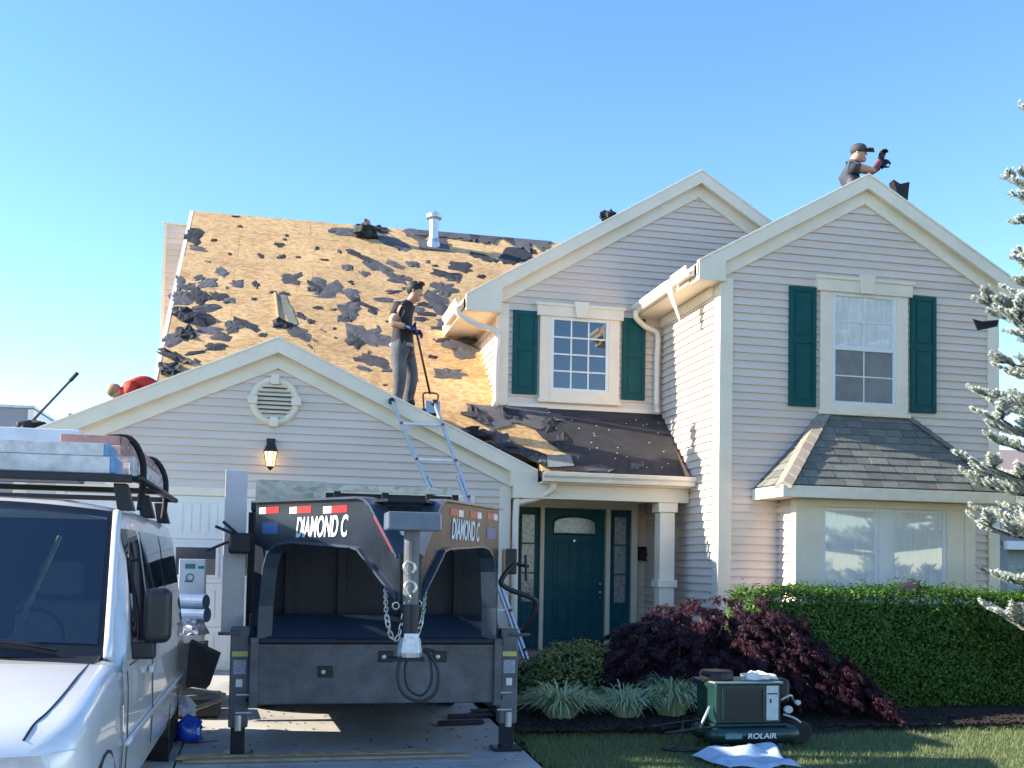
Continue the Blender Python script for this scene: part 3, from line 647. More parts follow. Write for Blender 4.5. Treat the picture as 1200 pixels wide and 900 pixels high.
# ------------------------------------------------------------------ scraps of felt left on the bare roof
MRP = (0, MR_Y0, MR_Z0)
def torn(cx, cy, wd, ht, rot, m, seed, plane=(MRP, MRN), parent=None, lift=.02, name='felt_scrap', h0=.016):
    "irregular sheet lying on a roof plane, edges curled a little"
    rnd = random.Random(seed); p, n = plane; n = Vector(n).normalized()
    k = rnd.randint(13, 19); pts = []; cr, sr = math.cos(RAD(rot)), math.sin(RAD(rot))
    ph = rnd.uniform(0, 6)
    for i in range(k):
        a = 2*math.pi*(i+rnd.uniform(-.3, .3))/k
        q = 1/max(abs(math.cos(a)), abs(math.sin(a)))**.72
        r = q*(.82+.34*mnoise.noise(Vector((math.cos(a)*1.6+seed*3.1, math.sin(a)*1.6, ph)))+rnd.uniform(-.13, .13))
        x, y = r*math.cos(a)*wd/2, r*math.sin(a)*ht/2
        pts.append(at(cx+x*cr-y*sr, cy+x*sr+y*cr, p, n))
    c = at(cx, cy, p, n)
    vs = [c+n*(h0+rnd.uniform(0, lift))]; inner = []; outer = []; low = []
    for q in pts:
        inner.append(c.lerp(q, .6)+n*(h0+rnd.uniform(-.004, lift*.8)))
        outer.append(q+n*(h0-.006+max(0, rnd.gauss(0, lift*.8))))
    low = [o-n*.008 for o in outer]
    vs += inner+outer+low; fs = []
    for i in range(k):
        j = (i+1) % k
        fs += [(0, 1+i, 1+j), (1+i, 1+k+i, 1+k+j, 1+j), (1+k+i, 1+2*k+i, 1+2*k+j, 1+k+j)]
    return MB().add(vs, fs).build(name, m, parent)
A_ = lambda u, v: (180+u*.2667, 230+v*.2667); B_ = lambda u, v: (400+u*.2778, 230+v*.2778)
scr = []
for u, v, w_, h_, r, k in [(175,180,75,62,20,0),(195,232,66,20,10,1),(125,315,34,18,0,0),(122,345,44,24,5,1),(118,385,46,58,0,1),(200,362,48,30,0,1),(245,388,104,42,-5,1),(300,335,64,42,30,1),
    (367,385,58,32,0,1),(450,392,34,26,40,0),(120,450,84,60,-5,1),(190,440,72,62,30,0),(285,445,72,34,5,0),(330,460,60,22,10,1),(440,455,22,13,0,0),(235,495,118,36,-8,1),(250,590,134,42,8,1),(300,620,86,36,12,1),(350,575,72,52,-25,1),
    (405,565,104,32,22,0),(130,605,66,48,20,0),(85,630,84,56,-8,1),(270,665,94,36,5,0),(185,690,90,14,-8,0),(70,560,70,50,0,1),(550,215,42,18,10,0),(560,268,42,13,-12,0),(585,175,16,11,0,0),(575,192,18,9,10,0),(635,270,18,9,0,0),
    (610,370,98,52,0,1),(755,410,146,80,8,1),(720,402,80,50,20,0),(865,425,64,42,20,1),(855,318,48,23,0,1),(720,492,42,16,5,0),(650,530,54,22,25,0),(690,552,34,20,20,0),(862,505,80,72,0,1),(830,545,50,24,0,1),(525,425,34,15,5,0),(575,432,50,18,0,0),
    (640,605,94,46,22,1),(875,610,54,72,10,1),(830,158,124,26,4,1),(790,156,50,14,0,0),(878,250,54,18,22,0),(750,282,40,7,3,0),(380,135,22,9,0,0),(360,92,34,8,3,0),(265,195,26,12,0,0),(240,292,34,10,12,1),(215,450,40,60,60,0),
    (480,612,36,18,0,0),(625,612,26,16,10,0),(865,380,26,12,0,0),(790,500,30,10,0,0),(445,385,20,10,0,0),(320,470,30,10,0,0),(160,400,60,30,0,1)]:
    scr.append((*A_(u, v), w_*.2667, h_*.2667, r, k))
for u, v, w_, h_, r, k in [(25,150,64,32,3,1),(65,250,86,18,24,0),(150,296,118,42,22,1),(120,275,60,26,30,0),(240,350,96,44,8,1),(100,330,46,26,10,1),(25,302,48,22,0,1),(220,290,70,22,22,1),(300,290,54,24,5,1),(40,410,76,38,12,1),(28,490,76,62,0,1),
    (180,440,88,20,6,1),(222,407,62,18,0,0),(95,590,146,78,8,1),(62,615,70,50,30,0),(155,608,96,52,10,1),(130,695,142,44,15,1),(215,192,136,40,24,1),(310,165,90,38,18,1),(420,185,70,26,10,1),(570,252,66,18,14,0),(610,264,56,22,20,0),
    (500,300,84,38,10,0),(440,335,116,32,14,0),(470,345,70,36,5,1),(425,392,116,62,0,1),(400,452,96,72,12,1),(475,542,136,46,8,1),(520,528,90,34,5,0),(505,632,146,60,6,1),(520,672,94,44,0,1),(450,752,126,42,0,1),(640,272,50,18,10,0),
    (690,270,42,30,30,0),(590,340,34,15,0,0),(385,680,38,14,5,0),(480,560,66,20,5,0),(430,610,60,20,0,0),(20,520,60,24,10,0),(395,295,20,10,0,0),(110,465,90,16,22,0),(130,490,40,16,20,0),(60,440,40,20,0,0),(200,738,50,16,0,1),(410,560,60,14,5,0),(350,460,60,22,8,0),(330,520,50,20,5,0),
    (760,245,130,66,-12,0),(575,190,150,13,6,0),(500,175,90,14,4,1),(310,480,70,26,4,1),(360,500,80,20,8,0),(185,800,22,10,0,0),(95,730,60,18,12,1)]:
    scr.append((*B_(u, v), w_*.2778, h_*.2778, r, k))
rq = random.Random(77)
for i in range(34):
    x = rq.uniform(205, 540); y = rq.uniform(285, 450)
    scr.append((x, y, rq.uniform(3, 8), rq.uniform(2, 4), rq.uniform(0, 40), rq.random() < .5))
for i, (x, y, w_, h_, r, k) in enumerate(scr):
    P = at(x, y, MRP, MRN)
    if P.x < XL+.05 or P.y > MR_Y1-.05: continue
    torn(x, y, w_*1.32, h_*1.28, r, M_FELTG if k else M_FELT, i+1, parent=mr, lift=.007)
# strip of old shingles left along the ridge
for x0, x1, dy in ((476, 560, 7), (548, 600, 9), (590, 645, 15)):
    a, c = at(x0, 268+(x0-476)*.087, MRP, MRN), at(x1, 268+(x1-476)*.087, MRP, MRN)
    b = MB(); pts = []; rr = random.Random(x0)
    for k in range(13): t = k/12; pts.append(onroof(a.x+(c.x-a.x)*t, LEN-.01, .02))
    for k in range(13): t = 1-k/12; pts.append(onroof(a.x+(c.x-a.x)*t, LEN-rr.uniform(.05, .5)*dy/10, .02))
    b.prism(pts, MRN*.012).build('shingle_remnant', M_FELTG, mr)
# felt-covered lower roof over the porch
def strip(pts, m, name, parent, h=.02, seed=1, plane=(MRP, MRN), n_sub=6):
    rr = random.Random(seed); p, n = plane; n = Vector(n).normalized(); out = []
    for i in range(len(pts)):
        a, c = pts[i], pts[(i+1) % len(pts)]
        L = math.hypot(c[0]-a[0], c[1]-a[1]); k = max(1, int(L/9))
        for j in range(k):
            t = j/k; out.append(at(a[0]+(c[0]-a[0])*t+rr.uniform(-1, 1)*(j > 0), a[1]+(c[1]-a[1])*t+rr.uniform(-1, 1)*(j > 0), p, n)+n*h)
    return MB().prism(out, n*.006).build(name, m, parent)
strip([(636, 474), (776, 487), (803, 561), (688, 556), (655, 527), (636, 515), (600, 478)], M_FELT, 'felt_underlayment', mr, .016, 3)
strip([(583, 476), (640, 477), (650, 500), (636, 506), (600, 497), (585, 492)], M_FELTG, 'felt_underlayment', mr, .024, 4)
strip([(545, 474), (588, 478), (600, 500), (578, 505), (560, 496)], M_FELTG, 'felt_underlayment', mr, .020, 5)
strip([(575, 503), (600, 520), (640, 535), (690, 545), (688, 556), (640, 551), (600, 528)], M_FELT, 'felt_underlayment', mr, .026, 6)
strip([(640, 536), (668, 536), (672, 549), (642, 550)], mat('grey_shingle_scrap', (.22, .22, .21), .9, .2, 20), 'shingle_scrap', mr, .036, 8)
for i, (x, y, w_, h_, r, k) in enumerate([(585, 515, 34, 14, 20, 1), (610, 530, 40, 14, 20, 0), (560, 490, 40, 16, 20, 0), (633, 540, 30, 12, 20, 1), (700, 552, 40, 8, 5, 1), (640, 500, 18, 24, 60, 0), (745, 548, 20, 8, 0, 1), (600, 488, 30, 14, 10, 0), (648, 490, 30, 10, 20, 1), (660, 520, 26, 22, 45, 0)]):
    torn(x, y, w_, h_, r, M_FELTG if k else M_FELT, 300+i, parent=mr, lift=.025, h0=.032)
b = MB(); rr = random.Random(5)
for i in range(40):
    q = at(rr.uniform(650, 785), rr.uniform(490, 553), MRP, MRN)
    if q.x > 5.35: continue
    b.lathe(q+MRN*.022, [(.009, 0), (.008, .003), (.003, .004)], 8, MRN)
tag(b.build('cap_nails', M_WHITE, mr), kind='stuff')
# ---- crumpled heaps of torn felt
def heap(name, c, sx, sy, sz, m, seed, label, cat='debris', group=None, n=None, parent=None, rot=0):
    rr = random.Random(seed); b = MB(); N1, N2 = 16, 10; vs = []; fs = []
    cr, sr = math.cos(rot), math.sin(rot)
    for i in range(N2+1):
        th = math.pi*i/N2
        for k in range(N1):
            a = 2*math.pi*k/N1; d = Vector((math.sin(th)*math.cos(a), math.sin(th)*math.sin(a), math.cos(th)))
            r = 1+.55*mnoise.noise(d*2.3+Vector((seed*1.7, 0, 0)))+.35*mnoise.noise(d*5.5+Vector((0, seed, 0)))
            x, y, z = d.x*r*sx, d.y*r*sy, d.z*r*sz
            vs.append((c[0]+x*cr-y*sr, c[1]+x*sr+y*cr, c[2]+max(z, -sz*.5)))
    for i in range(N2):
        for k in range(N1): fs.append((i*N1+k, (i+1)*N1+k, (i+1)*N1+(k+1) % N1, i*N1+(k+1) % N1))
    o = b.add(vs, fs).build(name, m, parent, smooth=False)
    if label: tag(o, label, cat, group)
    return o
M_FELTB = mat('black_felt_sheet', (.012, .012, .014), .7, .4, 9, .5, 40)
c = at(428, 278, MRP, MRN); heap('felt_heap', c+MRN*.06, .22, .18, .2, M_FELTB, 3, 'crumpled black felt bundle lying just below the main ridge')
c = at(455, 272, MRP, MRN); torn(446, 270, 26, 8, 5, M_FELT, 411, parent=mr, lift=.04)
heap('felt_heap', Vector((1.86, 14.2, 3.5)), .3, .26, .12, M_FELTB, 5, 'black felt heap at the standing worker\'s feet beside the ladder top')
heap('felt_heap', Vector((2.42, 13.9, 3.24)), .42, .16, .13, M_FELTB, 8, 'long torn black felt roll along the right garage rake', rot=-.3)
heap('felt_heap', Vector((2.86, 13.8, 3.08)), .3, .14, .1, M_FELT, 9, 'ragged grey felt heap in the valley above the porch downspout', rot=-.3)
c = atY(180+95*.2667, 230+712*.2667, 14.6)
for i, (x, y, w_, h_, r) in enumerate([(198, 434, 26, 16, 0), (228, 374, 50, 15, 12), (212, 368, 24, 14, 20), (330, 381, 26, 9, 0), (207, 420, 46, 9, 20), (218, 392, 22, 12, 0)]): torn(x, y, w_*1.15, h_*1.15, r, M_FELTB, 500+i, parent=mr, lift=.03, h0=.02)
# pale strip of flashing and a wood batten beside it
MB().bar(at(322, 345, MRP, MRN)+MRN*.03, at(326, 378, MRP, MRN)+MRN*.03, .03, .02, MRN).build('wood_batten', mat('raw_pine', (.62, .47, .28), .7, .15, 8), None)
tag(bpy.data.objects['wood_batten'], 'thin pale wood batten lying up the bare roof above the garage peak', 'batten')
strip([(325, 346), (335, 347), (349, 381), (339, 383)], mat('grey_green_paper', (.20, .20, .15), .8, .2, 9), 'paper_strip', mr, .013, 9)
q = Vector((9.3, 0, 0))
b = MB(); p0 = atY(1055, 224, 12.5)
b.prism([p0+Vector((-.10, 0, .15)), p0+Vector((.0, 0, .1)), p0+Vector((.14, .0, .14)), p0+Vector((.10, 0, -.22)), p0+Vector((.0, 0, -.18))], (.03, .16, 0))
tag(b.build('felt_flap', M_FELTB), 'black felt flap sticking up on the gable slope beside the capped worker', 'debris')
b = MB(); p0 = Vector((4.72, 14.9, uzr(4.72)))
b.ball(p0+Vector((.05, 0, .16)), .09, 10, 7, (1.3, 1, .8)); b.ball(p0+Vector((-.08, 0, .06)), .06, 8, 6, (1, 1, 1.2))
tag(heap('felt_heap', p0+Vector((0, 0, .09)), .13, .12, .1, M_FELTB, 21, None), 'small black felt bundle on the gable rake behind the gridded window', 'debris')
# vent pipe
vp = at(508, 289, MRP, MRN)
vent = empty('vent_pipe', vp, 'galvanised vent pipe with a round cap near the ridge', 'vent pipe')
M_GALV = mat('galvanised_steel', (.55, .56, .56), .4, .15, 7, metal=.7)
MB().tube([vp+Vector((0, 0, -.15)), vp+Vector((0, 0, .50))], .085, 16).build('pipe', M_GALV, vent, smooth=False)
MB().lathe(vp, [(.1, .5), (.145, .52), (.145, .58), (.11, .60), (.02, .66)], 18).build('cap', M_GALV, vent, smooth=False)
MB().lathe(vp, [(.13, -.06), (.12, .06), (.09, .14)], 16).build('collar', M_GALV, vent)
P = [onroof(vp.x+dx, (vp.y-MR_Y0)*SL+ds, .03) for dx, ds in ((-.28, -.22), (.28, -.22), (.28, .22), (-.28, .22))]
MB().prism(P, MRN*.006).build('flashing', M_FELTG, vent)
# debris on the garage's left rake: shovel handle and felt
hs = empty('roofing_shovel', (-2.75, 13.9, 3.1), 'long handled roofing shovel sticking up behind the left garage rake', 'shovel')
a, c = Vector((-2.98, 13.75, 3.05)), atY(90, 438, 13.75)
MB().tube([a, c-(c-a).normalized()*.0], .016, 8).build('handle', M_FELTG, hs); d = (c-a).normalized()
MB().tube([c-d*.12, c+d*.02], .024, 8).build('grip', M_BLACK, hs)
MB().obox(a-d*.1+Vector((0, 0, .03)), d*.14, (0, .1, 0), (d.cross(Vector((0, 1, 0))))*.006).build('blade', M_GALV, hs)
heap('felt_heap', Vector((-2.86, 13.75, gzr(2.86)+.06)), .22, .1, .12, M_FELTB, 17, 'black felt heap around the shovel on the left garage rake', rot=0)
heap('felt_heap', Vector((-2.35, 13.85, gzr(2.35)+.0)), .16, .1, .06, M_FELT, 18, 'flat black felt scrap on the left garage rake', rot=0)
# ------------------------------------------------------------------ ladder
lad = empty('ladder', (2.4, 12.2, .2), 'aluminium ladder leaning on the right garage rake behind the trailer', 'ladder')
M_ALU = mat('aluminium', (.62, .63, .64), .38, .12, 12, metal=.6)
tL, tR = atY(459, 470, 13.40), atY(509, 472, 13.40); bL, bR = atY(556, 698, 12.55), atY(600, 722, 12.55)
bL = tL+(bL-tL)*((tL.z-.2)/(tL.z-bL.z)); bR = tR+(bR-tR)*((tR.z-.2)/(tR.z-bR.z)); KT = [.085+.135*k for k in range(7)]
lx = (tR-tL).normalized(); mid = lambda t: (tL.lerp(bL, t), tR.lerp(bR, t))
MB().bar(tL, bL, .032, .07, lx.cross(bL-tL)).build('rail', M_ALU, lad, bevel=.004); MB().bar(tR, bR, .032, .07, lx.cross(bR-tR)).build('rail', M_ALU, lad, bevel=.004)
for t in KT:
    a, c = mid(t); MB().bar(a, c, .03, .036).build('rung', M_ALU, lad, bevel=.003)
for s, (a0, c0) in ((1, (tL, bL)), (-1, (tR, bR))):
    a, c = a0.lerp(c0, .28)+lx*.05*s+Vector((0, -.01, 0)), c0+lx*.05*s+Vector((0, -.01, 0)); MB().bar(a, c, .024, .06, lx.cross(c-a)).build('inner_rail', M_ALU, lad, bevel=.003)
for p_ in (tL, tR): MB().ball(p_, .045, 10, 6).build('rail_cap', M_BLACK, lad, smooth=True)
for t in KT:
    a, c = mid(t)
    for q in (a, c): MB().lathe(q+Vector((0, -.03, 0)), [(.02, 0), (.02, .02)], 10, (0, -1, 0)).build('lock_knob', mat('red_plastic', (.35, .03, .02), .4), lad)

# ------------------------------------------------------------------ people
M_SKIN = mat('skin', (.50, .27, .17), .5, .08, 12); M_HAIR = mat('dark_hair', (.012, .009, .007), .6, .3, 40, .6, 120)
M_TEE = mat('charcoal_shirt', (.018, .018, .024), .85, .3, 7, 1, 14); M_JEAN = mat('grey_work_trousers', (.10, .105, .115), .85, .35, 7, 1, 12)
M_SHOE = mat('dark_boot', (.02, .018, .016), .6, .2, 12); M_BLUE = mat('blue_glove', (.01, .03, .16), .6, .2, 12)
M_GLOV = mat('black_glove', (.01, .01, .012), .6, .2, 12); M_RED = mat('red_shirt', (.72, .05, .03), .8, .15, 8, 1, 14)
M_GREYT = mat('slate_shirt', (.05, .055, .075), .85, .2, 12, .4, 25); M_SLEEVE = mat('maroon_sleeve', (.16, .03, .05), .7, .2, 12)
def person(name, label, J, bones, mats, extra=None):
    "J: joint -> (position, radius); bones: (a, b, material slot). One continuous skinned body"
    root = empty(name, J[bones[0][0]][0], label, 'person')
    names = list(J); me = bpy.data.meshes.new('skeleton')
    me.from_pydata([J[k][0] for k in names], [(names.index(a), names.index(b)) for a, b, _ in bones], [])
    o = bpy.data.objects.new('skeleton', me); COL.objects.link(o)
    sk = o.modifiers.new('skin', 'SKIN'); sk.use_smooth_shade = True
    for i, k in enumerate(names):
        r = J[k][1]; r = r if isinstance(r, tuple) else (r, r)
        me.skin_vertices[0].data[i].radius = r; me.skin_vertices[0].data[i].use_root = (k == bones[0][0])
    sb = o.modifiers.new('sub', 'SUBSURF'); sb.levels = 2; sb.render_levels = 2
    bpy.context.view_layer.update(); dg = bpy.context.evaluated_depsgraph_get()
    body = bpy.data.meshes.new_from_object(o.evaluated_get(dg)); bpy.data.objects.remove(o)
    body.materials.clear()
    for m in mats: body.materials.append(m)
    for p in body.polygons:
        best = 1e9; c = p.center
        for a, b_, s in bones:
            A, B = Vector(J[a][0]), Vector(J[b_][0]); d = B-A; t = max(0, min(1, (c-A).dot(d)/max(d.length_squared, 1e-9)))
            ra, rb = J[a][1], J[b_][1]; ra = ra[0] if isinstance(ra, tuple) else ra; rb = rb[0] if isinstance(rb, tuple) else rb
            e = (c-(A+d*t)).length-(ra+(rb-ra)*t)
            if e < best: best = e; p.material_index = s
        p.use_smooth = True
    bm = bmesh.new(); bm.from_mesh(body)
    if extra:
        for mb, slot in extra:
            tmp = mb.mesh('tmp', mats[slot], True); bm2 = len(bm.faces); bm.from_mesh(tmp); bm.faces.ensure_lookup_table()
            for f in bm.faces[bm2:]: f.material_index = slot; f.smooth = True
            bpy.data.meshes.remove(tmp)
    bm.to_mesh(body); bm.free(); body.name = 'body'
    link_mesh('body', body, root)
    return root
def hand(mb, wr, d, n, s=1.0, curl=1.0):
    "palm, four unequal fingers bent at the knuckles, and a thumb from the side"
    d = Vector(d).normalized(); n = Vector(n); n = (n-d*n.dot(d)).normalized(); sd = d.cross(n)
    pc = wr+d*.045*s
    mb.obox(pc, d*.045*s, sd*.038*s, n*.015*s)
    for i, L in enumerate((.07, .08, .075, .06)):
        p = wr+d*.088*s+sd*(-.03+.02*i)*s; pts = [p]; a = 0; L *= s
        for seg in (.42, .32, .26):
            a += .75*curl; pts.append(pts[-1]+(d*math.cos(a)+n*math.sin(a))*L*seg)
        mb.tube(pts, [.010*s, .0095*s, .009*s, .007*s], 6)
    p = wr+d*.03*s-sd*.036*s; q = p+(d*.5-sd*.6+n*.4)*.04*s
    mb.tube([p, q, q+(d*.6+n*.7)*.035*s], [.013*s, .011*s, .009*s], 6)
def headfeat(mb, c, face, up, r=.1):
    face = Vector(face).normalized(); up = Vector(up); up = (up-face*up.dot(face)).normalized(); sd = face.cross(up)
    mb.ball(c+face*r*.95-up*r*.12, .015, 8, 6, (1, 1, 1.4))
    for s in (-1, 1): mb.ball(c+sd*s*r*.86-up*r*.08-face*.01, .028, 8, 6, (.6, .6, 1.1))
    mb.ball(c+face*r*.62-up*r*.80, .042, 8, 6)
def Q(x, y, Y): return atY(x, y, Y)
# worker standing with a roofing spade
Yw = 13.98
J = dict(pelvis=(Q(471, 407, Yw), (.16, .15)), spine=(Q(470, 388, Yw), (.15, .14)), chest=(Q(474, 368, Yw), (.17, .15)), neck=(Q(480, 354, Yw), .062), jaw=(Q(486, 349, Yw-.02), .075), head=(Q(488, 342, Yw-.02), .098), crown=(Q(487, 336, Yw-.02), .085),
    shR=(Q(469, 361, Yw-.16), .085), elR=(Q(458, 379, Yw-.22), .06), wrR=(Q(476, 383, Yw-.28), .04), shL=(Q(479, 361, Yw+.15), .07), elL=(Q(474, 380, Yw+.2), .048), wrL=(Q(484, 389, Yw-.05), .034),
    hipR=(Q(466, 412, Yw-.10), .125), knR=(Q(469, 442, Yw-.13), .092), anR=(Q(465, 471, Yw-.12), .08), toR=(Q(475, 476, Yw-.16), .045), hipL=(Q(476, 412, Yw+.10), .125), knL=(Q(483, 440, Yw+.1), .092), anL=(Q(478, 470, Yw+.12), .08), toL=(Q(486, 476, Yw+.08), .045))
bones = [('pelvis', 'spine', 0), ('spine', 'chest', 0), ('chest', 'neck', 0), ('neck', 'jaw', 2), ('jaw', 'head', 2), ('head', 'crown', 2), ('chest', 'shR', 0), ('shR', 'elR', 2), ('elR', 'wrR', 2), ('chest', 'shL', 0), ('shL', 'elL', 2), ('elL', 'wrL', 2),
    ('pelvis', 'hipR', 1), ('hipR', 'knR', 1), ('knR', 'anR', 1), ('anR', 'toR', 3), ('pelvis', 'hipL', 1), ('hipL', 'knL', 1), ('knL', 'anL', 1), ('anL', 'toL', 3)]
ex = MB(); hand(ex, J['wrR'][0], (.9, -.1, .0), (0, .3, -1), 1.2, 1.1); ex2 = MB(); hand(ex2, J['wrL'][0], (.9, -.3, -.1), (0, -.3, -1), 1.2, 1.1)
hf = MB(); hc = J['head'][0]; headfeat(hf, hc, (.8, -.45, -.4), (.3, 0, 1), .1)
slv = MB(); slv.tube([J['shR'][0]+Vector((.0, .03, .04)), J['shR'][0].lerp(J['elR'][0], .55)], [.092, .078], 12)
slv.tube([J['shL'][0]+Vector((.0, -.03, .04)), J['shL'][0].lerp(J['elL'][0], .55)], [.088, .075], 12)
w1 = person('person', 'worker in dark tee and grey trousers standing on the roof with a spade', J, bones, [M_TEE, M_JEAN, M_SKIN, M_SHOE, M_BLUE], [(ex, 4), (ex2, 4), (hf, 2), (slv, 0)])
hr = MB(); hr.ball(hc+Vector((-.025, .015, .045)), .112, 14, 9, (1.0, 1.0, .92)); hr.ball(hc+Vector((.045, -.03, .10)), .06, 8, 6, (1.1, 1, .6))
hr.build('hair', M_HAIR, w1, smooth=True)
MB().lathe(J['pelvis'][0]+Vector((0, 0, .02)), [(.165, -.02), (.17, 0), (.165, .02)], 16).build('belt', mat('pale_belt', (.35, .33, .30), .7), w1)
sp = empty('roofing_spade', Q(504, 478, Yw), 'tear-off spade with a dark handle held by the standing worker', 'spade')
a, c = Q(486, 380, Yw-.22), Q(504, 462, Yw-.12)
MB().tube([a, c], .015, 8).build('handle', mat('red_brown_handle', (.07, .02, .015), .45), sp, smooth=True)
MB().tube([a+Vector((0, -.07, 0)), a, a+Vector((0, .07, 0))], .017, 8).build('grip', M_BLACK, sp)
fk = MB(); dz = (c-a).normalized()
fk.tube(smooth_path([c-dz*.02, c+Vector((-.09, -.02, .0)), c+Vector((-.085, 0, -.1)), c+Vector((-.075, 0, -.2))], 4), .012, 6)
fk.tube(smooth_path([c-dz*.02, c+Vector((.10, -.02, .0)), c+Vector((.095, 0, -.1)), c+Vector((.085, 0, -.2))], 4), .012, 6); fk.build('fork', mat('red_steel', (.28, .06, .04), .5, .2, 9), sp)
MB().obox(c+dz*.17, Vector((.095, 0, 0)), Vector((0, .03, .085)), Vector((0, .004, 0))).build('blade', M_GALV, sp, bevel=.003)
# worker in a cap astride the gable ridge
Yc = 13.0
J = dict(pelvis=(Q(994, 217, Yc), (.15, .13)), spine=(Q(994, 208, Yc), (.15, .13)), chest=(Q(996, 199, Yc), (.155, .13)), neck=(Q(1001, 191, Yc), .075), jaw=(Q(1005, 185, Yc-.02), .085), head=(Q(1007, 180, Yc-.02), .098), crown=(Q(1006, 175, Yc-.02), .085),
    shR=(Q(998, 196, Yc-.17), .075), elR=(Q(1024, 200, Yc-.2), .05), wrR=(Q(1032, 187, Yc-.18), .036), shL=(Q(1001, 195, Yc+.17), .072), elL=(Q(1021, 202, Yc+.2), .05), wrL=(Q(1031, 196, Yc-.02), .036),
    hipR=(Q(999, 220, Yc-.1), .11), knR=(Q(1030, 222, Yc-.12), .08), anR=(Q(1036, 245, Yc-.05), .055), toR=(Q(1046, 250, Yc-.05), .045), hipL=(Q(998, 220, Yc+.12), .11), knL=(Q(1028, 224, Yc+.2), .08), anL=(Q(1034, 247, Yc+.25), .055), toL=(Q(1044, 252, Yc+.25), .045))
bones2 = [(a, b_, {0: 0, 1: 1, 2: 2, 3: 3}[s]) for a, b_, s in bones]
bones2 = [(a, b_, 5 if (a, b_) in (('elR', 'wrR'), ('elL', 'wrL')) else s) for a, b_, s in bones2]
ex = MB(); hand(ex, J['wrR'][0], (.3, -.1, 1), (.35, -1, 0), 1.15, 1.0); ex2 = MB(); hand(ex2, J['wrL'][0], (.5, -.5, .6), (.8, .2, 0), 1.2, 1.1)
hf = MB(); hc = J['head'][0]; headfeat(hf, hc, (.75, -.6, -.1), (0, 0, 1), .1)
slv = MB(); slv.tube([J['shR'][0]+Vector((-.02, .03, .02)), J['shR'][0].lerp(J['elR'][0], .35)], [.092, .078], 12)
w2 = person('person', 'worker in a cap and black gloves sitting astride the gable ridge', J, bones2, [M_GREYT, M_JEAN, M_SKIN, M_SHOE, M_GLOV, M_SLEEVE], [(ex, 4), (ex2, 4), (hf, 2), (slv, 0)])
cp = MB(); cp.ball(hc+Vector((-.01, .0, .05)), .112, 14, 8, (1.05, 1, .8)); cp.obox(hc+Vector((.105, -.075, .035)), (.05, -.04, -.012), (.045, .06, 0), (0, 0, .006)); cp.build('cap', mat('grey_brown_cap', (.06, .055, .055), .8, .2, 20), w2, smooth=True)
# worker bent over behind the garage's left rake
Yb = 14.25
J = dict(pelvis=(Q(176, 446, Yb+.05), (.15, .13)), spine=(Q(166, 440, Yb), (.145, .12)), chest=(Q(151, 443, Yb), (.155, .13)), neck=(Q(143, 451, Yb), .065), jaw=(Q(138, 458, Yb-.03), .08), head=(Q(138, 458, Yb-.03)+Vector((-.03, -.02, .01)), .095), crown=(Q(137, 455, Yb-.04)+Vector((-.06, 0, .03)), .085),
    shR=(Q(150, 446, Yb-.17), .075), elR=(Q(150, 466, Yb-.2), .05), wrR=(Q(142, 484, Yb-.2), .036), shL=(Q(149, 446, Yb+.17), .075), elL=(Q(147, 468, Yb+.2), .05), wrL=(Q(136, 484, Yb+.1), .036),
    hipR=(Q(178, 450, Yb-.1), .11), knR=(Q(172, 478, Yb-.12), .08), anR=(Q(190, 472, Yb-.1), .055), toR=(Q(194, 470, Yb-.1), .045), hipL=(Q(178, 450, Yb+.16), .11), knL=(Q(170, 478, Yb+.2), .08), anL=(Q(189, 472, Yb+.2), .055), toL=(Q(193, 470, Yb+.2), .045))
J = {k: (v[0]+Vector((.03, .05, -.06)), v[1]) for k, v in J.items()}
ex = MB(); hand(ex, J['wrR'][0], (-.4, -.1, -.6), (-.8, 0, .4), 1.2, .6); hand(ex, J['wrL'][0], (-.4, -.1, -.6), (-.8, 0, .4), 1.2, .6)
hf = MB(); hc = J['head'][0]; headfeat(hf, hc, (-.6, -.2, -.8), (-.7, 0, .5), .1)
slv = MB(); slv.tube([J['shR'][0]+Vector((0, .02, .04)), J['shR'][0].lerp(J['elR'][0], .6)], [.092, .08], 12)
w3 = person('person', 'worker in a bright red shirt bent over behind the left garage rake', J, [(a, b_, 0 if b_ in ('hipR', 'hipL') else s_) for a, b_, s_ in bones], [M_RED, M_JEAN, M_SKIN, M_SHOE, M_GLOV], [(ex, 4), (hf, 2), (slv, 0)])
hr = MB(); hr.ball(hc+Vector((-.05, .01, .06)), .1, 12, 8, (1, 1, .9)); hr.build('hair', mat('sandy_hair', (.35, .24, .14), .7, .2, 40), w3, smooth=True)
# ------------------------------------------------------------------ lettering
def lettering(txt, o, ux, uz, height, m, name, parent, shear=0, width=None, depth=.002, bold=.0):
    "flat raised letters: o lower left corner, ux reading direction, uz up"
    cu = bpy.data.curves.new('letters', 'FONT'); cu.body = txt; cu.size = 1; cu.extrude = .01; cu.shear = shear; cu.offset = bold
    t = bpy.data.objects.new('letters', cu); COL.objects.link(t); bpy.context.view_layer.update()
    me = bpy.data.meshes.new_from_object(t.evaluated_get(bpy.context.evaluated_depsgraph_get())); bpy.data.objects.remove(t)
    xs_ = [v.co.x for v in me.vertices]; ys_ = [v.co.y for v in me.vertices]; x0, y0 = min(xs_), min(ys_); sx = (width/(max(xs_)-x0)) if width else height/(max(ys_)-y0); sy = height/(max(ys_)-y0)
    ux, uz = Vector(ux).normalized(), Vector(uz).normalized(); n = ux.cross(uz)
    for v in me.vertices: v.co = Vector(o)+ux*(v.co.x-x0)*sx+uz*(v.co.y-y0)*sy+n*(depth if v.co.z > 0 else 0)
    me.materials.clear(); me.materials.append(m)
    return link_mesh(name, me, parent)
